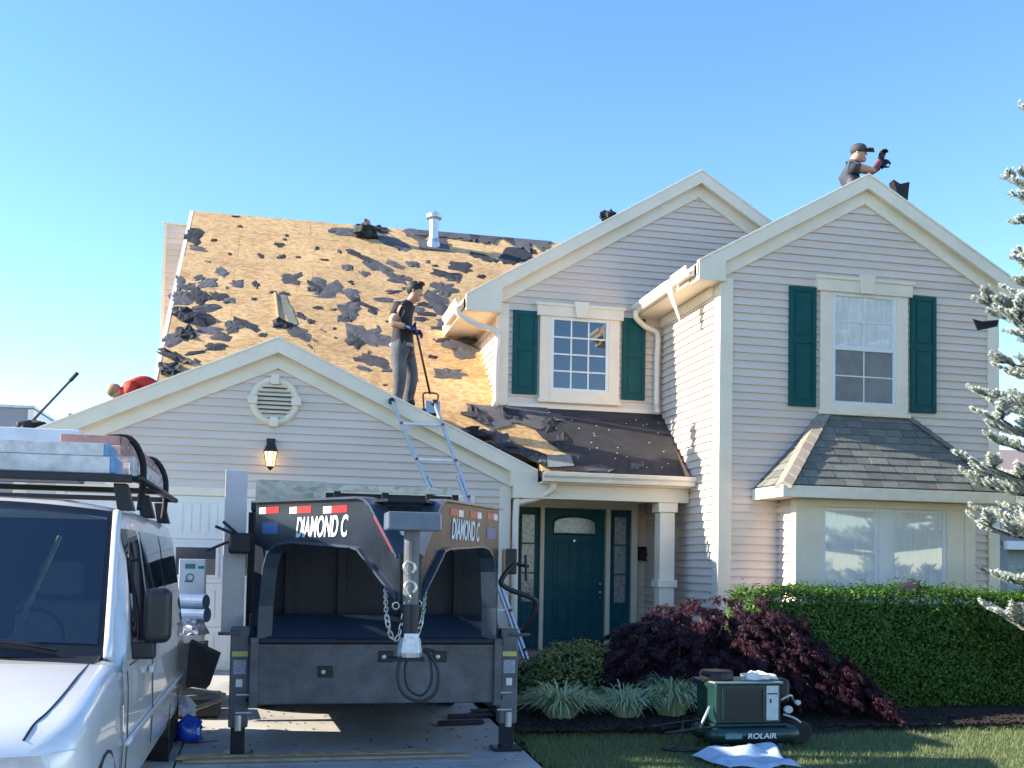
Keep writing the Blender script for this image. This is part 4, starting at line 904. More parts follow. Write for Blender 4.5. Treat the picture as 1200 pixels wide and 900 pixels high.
# ------------------------------------------------------------------ gooseneck dump trailer
M_TBLK = mat('trailer_black_paint', (.010, .015, .026), .30, .3, 5, spec=.35, rvar=.1)
M_TGRY = mat('trailer_steel_plate', (.10, .103, .11), .42, .4, 5, .25, 60, rvar=.1)
M_TINT = mat('trailer_bed_inside', (.008, .010, .015), .55, .4, 6, .3, 30)
M_LETT = mat('white_lettering', (.75, .77, .8), .4, .03, 4); M_TR = mat('red_reflector', (.45, .01, .015), .3, .1, 8); M_TW = mat('white_reflector', (.75, .75, .73), .3, .06, 8)
M_CHAIN = mat('zinc_chain', (.62, .60, .50), .32, .25, 30, metal=.8); M_HOSE = mat('black_rubber_hose', (.012, .012, .014), .5)
TX = .86
M_FLNG = mat('flange_highlight', (.05, .07, .10), .25, .2, 6)  # lighter than the plates: edge highlights put into the colour
tr = empty('dump_trailer', (TX, 9, gz(9)), 'black gooseneck dump trailer on jacks parked before the garage door', 'trailer')
# bed
B0, B1, BZ0, BZ1, BHW = 9.25, 13.1, .72, 1.98, 1.02
bed = MB(); bed.box(TX-BHW, TX+BHW, B0, B1, BZ0, BZ0+.06); bed.build('bed_floor', M_TINT, tr)
for s in (-1, 1): 
    sw = MB().box(*sorted((TX+s*BHW, TX+s*(BHW-.05))), B0+.055, B1, BZ0+.061, BZ1).build('bed_side', M_TBLK, tr, bevel=.006)
    MB().box(*sorted((TX+s*(BHW+.03), TX+s*(BHW-.06))), B0, B1, BZ1+.001, BZ1+.08).build('top_rail', M_TBLK, tr, bevel=.01)
    for k in range(7): y = B0+.35+k*.55; MB().box(*sorted((TX+s*(BHW+.001), TX+s*(BHW+.055))), y, y+.07, BZ0, BZ1).build('side_stake', M_TBLK, tr, bevel=.006)
MB().box(TX-BHW, TX+BHW, B0, B0+.05, BZ0+.061, 1.80).build('bed_front', M_TINT, tr, bevel=.004)
for x in (-.72, -.28, .28, .72): MB().box(TX+x-.035, TX+x+.035, B0-.05, B0-.001, BZ0+.06, 1.80).build('front_stake', M_TINT, tr, bevel=.006)
MB().box(TX-BHW, TX+BHW, B1-.05, B1, BZ0+.061, 1.7).build('tailgate', M_TBLK, tr)
for s in (-1, 1): MB().box(TX+s*.5-.06, TX+s*.5+.06, 9.25, B1-.1, .5, .71).build('frame_rail', M_TBLK, tr, bevel=.006)
for s in (-1, 1): MB().box(*sorted((TX+s*(BHW-.08), TX+s*(BHW-.005))), 9.22, B1, .44, .715).build('shading_side_frame', M_TBLK, tr, bevel=.006)  # unseen side frames added to narrow the sun patch under the bed
# axles and wheels
M_TYRE = mat('tyre_rubber', (.015, .015, .016), .8, .3, 20, .3, 60); M_RIM = mat('wheel_rim', (.45, .45, .46), .35, .1, 9, metal=.8)
for s in (-1, 1):
    for y in (11.0, 11.85):
        z0 = gz(y)+.36; c = Vector((TX+s*.93, y, z0))
        MB().lathe(c, [(.2, -.1), (.33, -.1), (.36, -.06), (.36, .06), (.33, .1), (.2, .1)], 24, (1, 0, 0)).build('wheel', M_TYRE, tr, smooth=False)
        MB().lathe(c, [(.19, -.085), (.17, -.04), (.05, .0), (.05, .04), (.17, .04), (.19, .085)], 20, (s, 0, 0)).build('rim', M_RIM, tr)
    MB().box(*sorted((TX+s*.8, TX+s*1.1)), 10.55, 12.3, .86, .90).build('fender', M_TBLK, tr, bevel=.01)
# front tool box with its lid, latches and handle plates
bx = MB().box(TX-1.02, TX+1.02, 8.70, 9.2, .42, .90).build('tool_box', M_TGRY, tr, bevel=.012)
MB().prism([(TX-1.03, 8.68, .901), (TX-1.03, 8.68, .945), (TX-1.03, 9.0, 1.12), (TX-1.03, 9.2, 1.12), (TX-1.03, 9.2, .901)], (2.06, 0, 0)).build('tool_box_lid', M_TBLK, tr, bevel=.012)
MB().box(TX-1.0, TX+1.0, 8.69, 8.699, .87, .897).build('lid_lip', M_TGRY, tr)
for x, z in ((-.42, .68), (.06, .80), (.5, .80)):
    l = MB().box(TX+x-.06, TX+x+.06, 8.688, 8.699, z-.045, z+.045).build('latch', M_BLACK, tr, bevel=.006); MB().lathe((TX+x-.02, 8.687, z), [(.018, 0), (.018, .02), (.012, .022)], 10, (0, -1, 0)).build('lock', M_GALV, l)
for x in (-.98, .98): MB().box(TX+x-.03, TX+x+.03, 8.66, 8.699, .40, .95).build('corner_strap', M_TGRY, tr, bevel=.006)
# neck: two side plates that run forward and meet at the coupler
def plate(s):
    A = Vector((TX+s*1.0, 8.82, 0)); B = Vector((TX+s*.06, 6.85, 0)); d = B-A; L = d.length; ex = d.normalized(); out = Vector((s, 0, 0)); n = ex.cross(Vector((0, 0, 1)))
    if n.dot(Vector((s, -1, 0))) < 0: n = -n
    top = [(0, .95), (0, 2.03), (.76*L, 2.0), (.80*L, 1.985), (.84*L, 1.94), (1.0*L, 1.60)]
    bot = [(1.0*L, 1.33), (.80*L, 1.60), (.77*L, 1.645), (.72*L, 1.665), (.30*L, 1.70), (.20*L, 1.685), (.13*L, 1.62), (.10*L, 1.5), (.075*L, 1.2), (.07*L, .95)]
    P = lambda u, z, o=0: A+ex*u+Vector((0, 0, z))+n*o
    pl = MB().prism([P(u, z) for u, z in top+bot], -n*.014).build('neck_plate', M_TBLK, tr)
    for path in (top[1:], bot):
        for (u0, z0), (u1, z1) in zip(path, path[1:]):
            a, c = P(u0, z0, -.03), P(u1, z1, -.03); t = (c-a).normalized(); nn = t.cross(n)
            MB().obox((a+c)/2, t*((c-a).length/2+.004), n*.062, nn*.008).build('flange', M_FLNG, pl)
    for u0, u1, z0, z1, m in [(.015*L+i*.24*L, .015*L+i*.24*L+wd, .0, .0, m) for i in range(3) for wd, m in ()]: pass
    for i in range(3):
        for a, c, m in ((.03+i*.245, .085+i*.245, M_TW), (.09+i*.245, .19+i*.245, M_TR)):
            zt = 2.0-.012*i-.02
            MB().prism([P(a*L, zt, .003), P(c*L, zt, .003), P(c*L, zt-.05, .003), P(a*L, zt-.05, .003)], -n*.0025).build('reflective_tape', m, pl)
    a, c = P(.845*L, 1.91, .003), P(.96*L, 1.67, .003)
    MB().prism([a, c, c+Vector((0, 0, -.05)), a+Vector((0, 0, -.05))], -n*.0025).build('reflective_tape', M_TR, pl)
    MB().prism([P(.06*L, 1.86, .003), P(.19*L, 1.86, .003), P(.19*L, 1.77, .003), P(.06*L, 1.77, .003)], -n*.0025).build('blue_decal', mat('blue_decal', (.02, .09, .30), .35), pl)
    if s < 0:
        lettering('DIAMOND C', P(.33*L, 1.735, .003), ex, (0, 0, 1), .155, M_LETT, 'lettering', pl, .25, .36*L, bold=.02)
    else:
        lettering('DIAMOND C', P(.66*L, 1.735, .003), -ex, (0, 0, 1), .155, M_LETT, 'lettering', pl, .25, .36*L, bold=.02)
    return pl
plate(-1); plate(1)
# cross plate high between the side plates, coupler tube and its head
MB().prism([(TX-.34, 7.5, 1.985), (TX+.34, 7.5, 1.985), (TX+.13, 7.04, 1.985), (TX-.13, 7.04, 1.985)], (0, 0, -.02)).build('neck_cover', M_TBLK, tr)
MB().prism([(TX-.9, 8.75, 1.985), (TX+.9, 8.75, 1.985), (TX+.36, 7.55, 1.985), (TX-.36, 7.55, 1.985)], (0, 0, -.02)).build('neck_deck', M_TGRY, tr)
b = MB(); b.box(TX-.17, TX+.17, 6.62, 6.86, 1.765, 1.88); b.build('coupler_head', mat('grey_blue_steel', (.12, .15, .19), .35, .2, 9, coat=.3), tr, bevel=.012)
MB().tube([(TX, 6.74, 1.77), (TX, 6.74, 1.05)], .05, 18).build('coupler_tube', M_TGRY, tr, smooth=False)
MB().tube([(TX, 6.74, 1.3), (TX, 6.74, 1.02)], .062, 18).build('coupler_sleeve', M_TBLK, tr)
MB().box(TX-.075, TX+.075, 6.80, 7.0, 1.30, 1.62).build('neck_nose', M_TBLK, tr, bevel=.01)
sk_ = MB().lathe((TX, 6.74, .97), [(.075, 0), (.08, .03), (.07, .1), (.06, .13)], 16).build('coupler_socket', M_GALV, tr)
MB().box(TX-.13, TX+.09, 6.68, 6.80, .945, .968).build('coupler_plate', M_TBLK, tr, bevel=.004)
MB().box(TX-.045, TX+.045, 6.655, 6.676, 1.0, 1.12).build('decal', mat('white_decal', (.7, .7, .7), .4, .25, 40), tr)
# chains
def link_me():
    b = MB(); L, r = .026, .012; pts = arc((0, 0, L/2), r, 0, math.pi, 5)+arc((0, 0, -L/2), r, math.pi, 2*math.pi, 5); b.tube(pts, .0042, 5, closed=True)
    return b.mesh('chain_link', M_CHAIN, True)
LM = link_me()
def chain(pts):
    pts = smooth_path(pts, 14); acc = [pts[0]]; d = 0; step = .036
    for a, c in zip(pts, pts[1:]):
        seg = (c-a).length; t = step-d
        while t <= seg: acc.append(a.lerp(c, t/seg)); t += step
        d = (d+seg) % step
    root = None
    for i in range(len(acc)-1):
        p = (acc[i]+acc[i+1])/2; q = (acc[i+1]-acc[i]).to_track_quat('Z', 'Y') @ Euler((0, 0, (math.pi/2 if i % 2 else 0)+.4)).to_quaternion()
        if root is None:
            root = link_mesh('safety_chain', LM, tr); root.location = p; root.rotation_mode = 'QUATERNION'; root.rotation_quaternion = q
            base = Matrix.LocRotScale(p, q, None)
        else:
            o = bpy.data.objects.new('chain_link', LM); COL.objects.link(o); o.parent = root; o.matrix_parent_inverse = base.inverted(); o.location = p; o.rotation_mode = 'QUATERNION'; o.rotation_quaternion = q
V_ = lambda x, y, Y=6.72: atY(x, y, Y)
chain([V_(452, 690, 6.95), V_(453, 720), V_(458, 745), V_(465, 750), V_(470, 735), V_(476, 705), V_(479, 680), V_(480, 668)])
chain([V_(498, 692, 6.95), V_(495, 722), V_(488, 747), V_(484, 742), V_(481, 715), V_(481, 694, 6.66)])
def hook(c):
    b = MB(); b.tube(smooth_path([c+Vector((-.012, 0, -.04)), c+Vector((-.034, 0, .01)), c+Vector((-.012, 0, .045)), c+Vector((.022, 0, .035)), c+Vector((.034, 0, 0)), c+Vector((.018, 0, -.025))], 5), [.011]*3+[.013]*20+[.008]*3 if False else .011, 8)
    b.build('chain_hook', M_CHAIN, tr, smooth=True)
hook(V_(480, 667, 6.67)); hook(V_(481, 690, 6.63))
for x, y in ((464, 710), (490, 708)):
    MB().tube(arc(V_(x, y, 6.8), .022, 0, 2*math.pi, 12)[:-1], .006, 6, closed=True).build('shackle', M_CHAIN, tr, smooth=True)
MB().tube(smooth_path([V_(488, 765, 6.75), V_(472, 768, 6.7), V_(466, 790, 6.68), V_(472, 812, 6.67), V_(492, 822, 6.67), V_(510, 812, 6.68), V_(514, 790, 6.7), V_(507, 772, 6.72), V_(497, 762, 6.75), V_(510, 763, 6.75)], 6), .011, 8).build('brake_hose', M_HOSE, tr, smooth=True)
MB().tube(smooth_path([V_(486, 762, 6.75), V_(475, 780, 6.74), V_(478, 806, 6.72), V_(494, 815, 6.72), V_(505, 800, 6.72), V_(505, 778, 6.73), V_(500, 762, 6.75)], 6), .008, 8).build('brake_hose', M_HOSE, tr, smooth=True)
# jacks
for s in (-1, 1):
    x = TX+s*1.09; y = 8.8; z0 = gz(8.8)
    j = MB().box(x-.075, x+.075, y-.075, y+.075, .24, 1.03).build('jack', M_TGRY, tr, bevel=.012)
    MB().box(x-.055, x+.055, y-.055, y+.055, z0+.02, .6).build('jack_leg', M_TBLK, j, bevel=.008)
    MB().box(x-.12, x+.12, y-.11, y+.11, z0+.008, z0+.03).build('jack_foot', M_TBLK, j, bevel=.006)
    MB().tube([(x-s*.0, y-.08, .34), (x, y-.08, .22)], .028, 10).build('jack_pin', M_GALV, j)
    MB().box(x-.06, x+.06, y-.081, y-.0755, .80, .84).build('warning_sticker', mat('yellow_sticker', (.55, .5, .15), .5), j); MB().box(x-.05, x+.05, y-.081, y-.0755, .66, .77).build('data_sticker', mat('grey_sticker', (.3, .32, .36), .5, .4, 60), j)
    MB().box(x-.025, x+.025, y-.081, y-.0755, .56, .62).build('white_sticker', M_TW, j)
    for z in (.50, .36): MB().tube([(x+.02*s, y-.1, z), (x+.10*s*-1, y-.1, z)], .01, 8).build('pull_pin', M_GALV, j)
    MB().tube([(x+s*.0, y-.09, .98), (x+s*.17, y-.09, .98)], .014, 8).build('crank_shaft', M_TGRY, j)
    MB().box(*sorted((x-s*.07, x-s*.2)), y-.05, y+.05, .55, .9).build('jack_bracket', M_TBLK, j)
    MB().tube(smooth_path([(x-s*.06, y-.09, .45), (x-s*.1, y-.1, .6), (x-s*.11, y-.1, .8), (x-s*.08, y-.09, .95)], 4), .008, 6).build('hose', M_HOSE, j, smooth=True)
# tarp crank and bits at the bed's corners
b = MB(); c = Vector((TX-1.12, 9.0, 1.75)); b.box(c.x-.09, c.x+.1, c.y-.08, c.y+.08, c.z-.14, c.z+.03); b.build('tarp_motor', M_BLACK, tr, bevel=.02)
for dx, dz in ((-.2, .08), (-.14, .12), (-.26, -.12)): MB().tube([c+Vector((0, -.05, 0)), c+Vector((dx, -.06, dz))], .012, 6).build('cable', M_HOSE, tr)
b = MB(); c = Vector((TX+1.14, 9.0, 1.58)); b.box(c.x-.06, c.x+.05, c.y-.07, c.y+.07, c.z-.1, c.z+.12); b.build('tarp_gear', M_BLACK, tr, bevel=.015)
MB().tube([c, c+Vector((.16, -.04, -.03))], .016, 8).build('gear_shaft', M_BLACK, tr); MB().tube([c+Vector((.13, -.04, .07)), c+Vector((.14, -.04, -.16))], .013, 8).build('gear_lever', M_BLACK, tr)
b = MB(); b.tube(smooth_path([V_(604, 660, 8.7), V_(591, 674, 8.68), V_(588, 684, 8.68), V_(600, 692, 8.68), V_(622, 700, 8.68), V_(628, 708, 8.7), V_(622, 728, 8.75), V_(612, 740, 8.8)], 6), .022, 10); b.build('crank_handle', M_BLACK, tr, smooth=True)
# wooden side boards that raise the bed, and the grey post by the left corner
M_OSBW = osbmat('weathered_osb', (.50, .41, .29), (.66, .56, .42), (.76, .68, .55))
ob = empty('plywood_side_boards', (TX, 9.3, 2.06), 'weathered wood panel raised on the front of the trailer bed', 'panel')
MB().box(-.16, .44, 9.62, 9.64, 2.0, 2.27).build('panel', M_OSBW, ob); MB().box(.441, 1.65, 9.62, 9.64, 2.19, 2.25).build('top_strip', M_OSBW, ob)
for x in (.55, .98, 1.38, 1.62): MB().box(x-.03, x+.03, 9.645, 9.68, 2.0, 2.24).build('post', M_FELT, ob)
MB().box(.45, 1.66, 9.70, 9.72, 2.0, 2.18).build('gap_shade', M_TINT, ob)  # dark sheet stands in for the shade in the gap behind the posts
pst = MB().box(-.395, -.22, 9.05, 9.12, .95, 2.30).build('grey_board', mat('grey_beige_board', (.66, .60, .55), .7, .08, 5), None, bevel=.004)
pst.rotation_euler = (0, 0, 0); tag(pst, 'tall plain grey-beige board standing upright at the left corner of the trailer', 'board')
sh = MB(); sh.box(-.42, -.26, 9.14, 9.6, .5, 1.5)
# ------------------------------------------------------------------ van
VX, VZ = -1.72, -.125
van = empty('cargo_van', (VX, 7.3, VZ), 'silver passenger van with a loaded roof rack parked on the driveway', 'van')
M_VAN = mat('silver_van_paint', (.74, .725, .70), .26, .05, 2, coat=.6, metal=.12, spec=.5)
M_VGL = mat('van_windscreen', (.008, .022, .032), .02, .2, 1.5, ior=1.75); M_VGLS = mat('van_side_glass', (.012, .012, .014), .03, .2, 3, ior=1.8)
M_VBLK = mat('van_black_trim', (.014, .014, .016), .4, .2, 14); M_LENS = mat('headlight_lens', (.42, .46, .5), .08, .3, 7, ior=1.6)
def glassmat(name, tint):
    m = bpy.data.materials.new(name); m.use_nodes = True; N = m.node_tree.nodes; L = m.node_tree.links
    N.remove(N['Principled BSDF']); t = N.new('ShaderNodeBsdfTransparent'); t.inputs[0].default_value = (*tint, 1); g_ = N.new('ShaderNodeBsdfGlossy'); g_.inputs['Roughness'].default_value = .02
    f = N.new('ShaderNodeFresnel'); f.inputs[0].default_value = 2.3; x = N.new('ShaderNodeMixShader'); L.new(f.outputs[0], x.inputs[0]); L.new(t.outputs[0], x.inputs[1]); L.new(g_.outputs[0], x.inputs[2]); L.new(x.outputs[0], N['Material Output'].inputs[0])
    return m
# stations along the length: y, half width at sill, half width at belt, belt height, and the top of the section (hood or roof)
def vsec(y, ws, wb, zs, zb, wt, zt, crown):
    "one closed half-section from the sill up to the centre line"
    return [(ws-.03, zs), (ws, zs+.06), (wb+.005, (zs+zb)/2), (wb, zb-.08), (wb-.006, zb), (wb*(.0)+(wb+wt)/2+.0, (zb+zt)/2 if zt-zb > .2 else zb+.4*(zt-zb)), (wt, zt-.05 if zt-zb > .2 else zb+.7*(zt-zb)), (wt-.05, zt), (wt*.6, zt+crown*.7), (0.0, zt+crown)]
def loft(secs, name, m, parent, cap=True, hole=None):
    b = MB(); n = len(secs[0][1]); vs = []
    for y, sec in secs:
        vs += [(VX-x, y, VZ+z) for x, z in sec]+[(VX+x, y, VZ+z) for x, z in reversed(sec[:-1])]
    k = 2*n-1; fs = [(i*k+j, i*k+j+1, (i+1)*k+j+1, (i+1)*k+j) for i in range(len(secs)-1) for j in range(k-1)]
    if hole: fs = [f for f in fs if not hole(sum((Vector(vs[i]) for i in f), Vector())/4)]
    if cap: fs += ([] if hole else [tuple(range(k))])+[tuple((len(secs)-1)*k+j for j in range(k))]
    return b.add(vs, fs).build(name, m, parent, smooth=True)
low = []
for y, ws, wb, zb, zt in ((4.72, .80, .84, .80, .86), (4.76, .88, .90, .86, .93), (4.86, .93, .95, .91, .985), (5.0, .95, .965, .95, 1.02), (5.25, .965, .975, .99, 1.07), (5.5, .97, .98, 1.03, 1.115), (5.72, .975, .985, 1.06, 1.15), (5.86, .98, .985, 1.08, 1.16)):
    s = [(ws-.03, .42), (ws, .48), (wb+.008, .70), (wb, zb-.06), (wb-.006, zb), (wb-.02, zb+(zt-zb)*.5), (wb-.05, zb+(zt-zb)*.76), (wb-.10, zb+(zt-zb)*.90), (wb*.45, zt), (0, zt+.012)]
    low.append((y, s))
body = loft(low, 'hood_and_fenders', M_VAN, van)
# cabin and box: one loft, its front cut back along the windscreen
cab = []
WZ = lambda y, z: min(z, 1.165+(y-5.90)/.77*.80-.075) if y < 6.72 else z
for y, wt, zt, cr in ((5.88, .90, 1.16, .0), (6.0, .90, 1.28, .005), (6.15, .885, 1.44, .01), (6.3, .865, 1.60, .02), (6.45, .845, 1.76, .03), (6.6, .83, 1.90, .035), (6.7, .825, 1.955, .045), (6.85, .83, 1.985, .05), (7.2, .845, 2.0, .06), (8, .85, 2.01, .065), (9, .85, 2.01, .065), (9.7, .845, 2.0, .06), (9.86, .82, 1.96, .05), (9.9, .78, 1.90, .04)):
    zt = WZ(y, zt); zb = 1.12; e = .0 if y < 9.8 else (y-9.8)*.4
    wb = .985-e; f = max(0, min(1, (zt-zb)/.9))
    xm = lambda t: wb-(wb-wt)*t**1.3*1.0
    s = [(wb-.02, .40), (wb, .48), (wb+.008, .72), (wb, 1.0), (wb-.012, zb), (wb-.012-(wb-wt)*.35*f, zb+(zt-zb)*.4), (wb-.012-(wb-wt)*.75*f, zb+(zt-zb)*.8), (wt-.02*f-.0, zt-.05*f), (wt-.09*f, zt-.005), (wt*.55, zt+cr*.75), (0, zt+cr)]
    cab.append((y, s))
loft(cab, 'cabin', M_VAN, van, hole=lambda c: c.y < 6.68 and abs(c.x-VX) < .80 and c.z > VZ+1.05)
def side_pt(y, z, o=.006):
    "point on the driver's side skin of the cabin"
    for (ya, a), (yb, b_) in zip(cab, cab[1:]):
        if ya <= y <= yb:
            t = (y-ya)/(yb-ya)
            sec = [(p[0]*(1-t)+q[0]*t, p[1]*(1-t)+q[1]*t) for p, q in zip(a, b_)]
            for p, q in zip(sec, sec[1:]):
                if p[1] <= z <= q[1]: k = (z-p[1])/max(q[1]-p[1], 1e-6); return Vector((VX+p[0]+(q[0]-p[0])*k+o, y, VZ+z))
            return Vector((VX+sec[-3][0], y, VZ+z))
def side_panel(poly, name, m, o=.008, parent=None, nsub=8):
    "glass set on the side skin: quad given by its four (y, z) corners"
    (a, b_, c, d) = poly; vs = []; fs = []; n = nsub
    for i in range(n+1):
        for j in range(n+1):
            u, v = i/n, j/n
            y = (a[0]*(1-u)+b_[0]*u)*(1-v)+(d[0]*(1-u)+c[0]*u)*v; z = (a[1]*(1-u)+b_[1]*u)*(1-v)+(d[1]*(1-u)+c[1]*u)*v
            vs.append(side_pt(y, z, o))
    fs = [(i*(n+1)+j, (i+1)*(n+1)+j, (i+1)*(n+1)+j+1, i*(n+1)+j+1) for i in range(n) for j in range(n)]
    return MB().add(vs, fs).build(name, m, parent or van, smooth=True)
side_panel([(6.28, 1.16), (7.18, 1.16), (7.18, 1.86), (6.72, 1.86)], 'door_window', M_VGLS, .007)
side_panel([(7.32, 1.16), (8.4, 1.16), (8.4, 1.86), (7.32, 1.86)], 'side_window', M_VGLS, .007)
side_panel([(8.48, 1.16), (9.6, 1.16), (9.6, 1.86), (8.48, 1.86)], 'side_window', M_VGLS, .007)
for pts in ([(6.18, 1.10), (7.24, 1.10), (7.24, .5)], [(6.05, 1.08), (6.0, .5)]):
    MB().tube([side_pt(y, z, .001) for y, z in [(pts[i][0]+(pts[i+1][0]-pts[i][0])*t/8, pts[i][1]+(pts[i+1][1]-pts[i][1])*t/8) for i in range(len(pts)-1) for t in range(9)]], .005, 4).build('door_gap', M_VBLK, van)
MB().tube([side_pt(5.9+.2*k, .72, .012) for k in range(19)], .016, 6).build('side_moulding', M_VAN, van, smooth=True)
hd = side_pt(7.05, 1.0, .02); MB().box(hd.x-.012, hd.x+.016, hd.y-.1, hd.y+.08, hd.z-.022, hd.z+.022).build('door_handle', M_VAN, van, bevel=.01)
# windscreen: curved sheet with a black border
def ws(u, v, o=0):
    "u -1..1 across, v 0..1 up"
    y = 5.88+v*.77+(abs(u)**2.4)*.05; z = 1.165+v*.80-(abs(u)**2)*.02+.03*(1-u*u)*v; x = u*(.905-.085*v)
    n = Vector((0, -.72, .69)); return Vector((VX+x, y, VZ+z))+n*(.012+o)
def wsheet(name, m, u0, u1, v0, v1, o, nu=14, nv=8):
    vs = [ws(u0+(u1-u0)*i/nu, v0+(v1-v0)*j/nv, o) for i in range(nu+1) for j in range(nv+1)]
    return MB().add(vs, [(i*(nv+1)+j, (i+1)*(nv+1)+j, (i+1)*(nv+1)+j+1, i*(nv+1)+j+1) for i in range(nu) for j in range(nv)]).build(name, m, van, smooth=True, fix=False)
for q in ((-.985, .985, .0, .09, .003), (-.985, .985, .945, 1.0, .003), (-.985, -.925, .09, .945, .003), (.925, .985, .09, .945, .003)): wsheet('windscreen_border', M_VBLK, *q)
wsheet('windscreen', glassmat('van_windscreen_glass', (.5, .72, .76)), -.93, .93, .085, .955, .006)
# inside: dashboard, seats, lining
M_DASH = mat('grey_dashboard', (.13, .14, .15), .7, .2, 8)
MB().prism([(VX-.86, 5.97, VZ+1.13), (VX-.86, 6.02, VZ+1.165), (VX-.86, 6.40, VZ+1.15), (VX-.86, 6.5, VZ+1.05), (VX-.86, 6.5, VZ+.7), (VX-.86, 5.97, VZ+.7)], (1.72, 0, 0)).build('dashboard', M_DASH, van, bevel=.02)
for x in (-.45, .45):
    st_ = MB().box(VX+x-.26, VX+x+.26, 7.0, 7.16, VZ+.75, VZ+1.42).build('seat', M_DASH, van, bevel=.06, seg=3); MB().box(VX+x-.13, VX+x+.13, 7.02, 7.12, VZ+1.44, VZ+1.66).build('headrest', M_DASH, st_, bevel=.04, seg=3)
MB().box(VX-.8, VX+.8, 7.3, 7.33, VZ+.5, VZ+1.93).build('bulkhead', mat('dark_lining', (.015, .016, .018), .9), van)
for u in (-.99, .99):
    MB().tube([ws(u, v/8, .0) for v in range(9)], .026, 8).build('pillar', M_VAN, van, smooth=True)
# cowl, wipers, bonnet line, headlights, mirror
MB().prism([(VX-.86, 5.70, VZ+1.135), (VX-.86, 5.93, VZ+1.175), (VX-.86, 5.93, VZ+1.15), (VX-.86, 5.70, VZ+1.11)], (1.72, 0, 0)).build('cowl', M_VBLK, van, bevel=.006)
for u0, u1, v1 in ((.72, -.1, .05), (-.15, -.85, .05)):
    pts = [ws(u0+(u1-u0)*t/6, .0+v1*math.sin(t/6*math.pi)+.03, .025) for t in range(7)]; MB().tube(pts, .011, 6).build('wiper', M_VBLK, van, smooth=True)
MB().tube(smooth_path([(VX+.83, 5.74, VZ+1.142), (VX+.82, 5.5, VZ+1.108), (VX+.81, 5.25, VZ+1.063), (VX+.79, 5.0, VZ+1.014), (VX+.76, 4.86, VZ+.978), (VX+.74, 4.76, VZ+.925)], 5), .006, 5).build('bonnet_gap', M_VBLK, van)
for s in (-1, 1):
    c = [(VX+s*x, y, VZ+z) for x, y, z in ((.42, 4.705, .86), (.80, 4.725, .87), (.905, 4.80, .875), (.925, 4.92, .87), (.915, 4.9, .70), (.88, 4.77, .68), (.42, 4.69, .68))]
    MB().prism(c, (s*.02, -.035, .006)).build('headlight', M_LENS, van, bevel=.01)
MB().box(VX-.40, VX+.40, 4.655, 4.70, VZ+.66, VZ+.85).build('grille', M_VBLK, van, bevel=.012)
MB().prism([(VX-.92, 4.78, VZ+.38), (VX-.8, 4.62, VZ+.38), (VX+.8, 4.62, VZ+.38), (VX+.92, 4.78, VZ+.38), (VX+.95, 5.0, VZ+.38), (VX-.95, 5.0, VZ+.38)], (0, 0, .26)).build('bumper', M_VAN, van, bevel=.03, seg=3)
mx = side_pt(6.32, 1.12, 0)
mi = MB(); mi.box(mx.x+.05, mx.x+.20, mx.y-.05, mx.y+.06, mx.z+.09, mx.z+.40); mo = mi.build('wing_mirror', M_VBLK, van, bevel=.045, seg=4)
MB().box(mx.x-.02, mx.x+.12, mx.y-.03, mx.y+.04, mx.z+.0, mx.z+.10).build('mirror_arm', M_VBLK, mo, bevel=.015)
for y in (5.35, 8.95):
    for s in (-1, 1):
        c = Vector((VX+s*.86, y, VZ+.36)); wh = MB().lathe(c, [(.2, -.11), (.33, -.11), (.36, -.07), (.36, .07), (.33, .11), (.2, .11)], 26, (1, 0, 0)).build('wheel', M_TYRE, van)
        MB().lathe(c, [(.19, .06), (.17, .04), (.05, .07), (.001, .07)], 20, (s, 0, 0)).build('rim', M_RIM, wh)
        MB().lathe(c, [(.40, .0), (.42, .128), (.405, .13), (.39, .0)], 26, (s, 0, 0)).build('wheel_arch', M_VBLK, van)
# dashboard things seen through the screen: rolled plan tube, cloth
st = MB(); st.tube(arc(Vector((VX+.42, 6.32, VZ+1.22)), .19, 0, 2*math.pi, 24, (1, 0, 0), (0, .45, .9))[:-1], .014, 6, closed=True); st.build('steering_wheel', M_VBLK, van, smooth=True)
# ---- roof rack and what is tied on it
rk = empty('roof_rack', (VX, 7.6, VZ+2.05), 'black steel roof rack with crossbars on the van roof', 'rack')
RZ = VZ+2.15
for y in (7.05, 8.25, 9.4):
    MB().box(VX-.98, VX+.90, y-.03, y+.03, RZ+.01, RZ+.05).build('crossbar', M_BLACK, rk, bevel=.006)
    for s in (-.78, .78):
        MB().prism([(VX+s-.04, y-.05, RZ-.001), (VX+s+.04, y-.05, RZ-.001), (VX+s*1.05+.05, y-.05, RZ-.17), (VX+s*1.05-.05, y-.05, RZ-.17)], (0, .1, 0)).build('foot', M_BLACK, rk, bevel=.006)
for s in (-1, 1): MB().tube([(VX+s*.9, 6.95, RZ+.03), (VX+s*.9, 9.5, RZ+.03)], .022, 8).build('side_rail', M_BLACK, rk, smooth=True)
MB().box(VX-.98, VX+.86, 6.93, 6.97, RZ-.0, RZ+.05).build('front_bar', M_BLACK, rk, bevel=.006)
M_ALU2 = mat('dull_aluminium', (.60, .58, .55), .5, .25, 11, metal=.2, rvar=.1); M_ORG = mat('orange_fibreglass', (.42, .22, .19), .5, .3, 12)
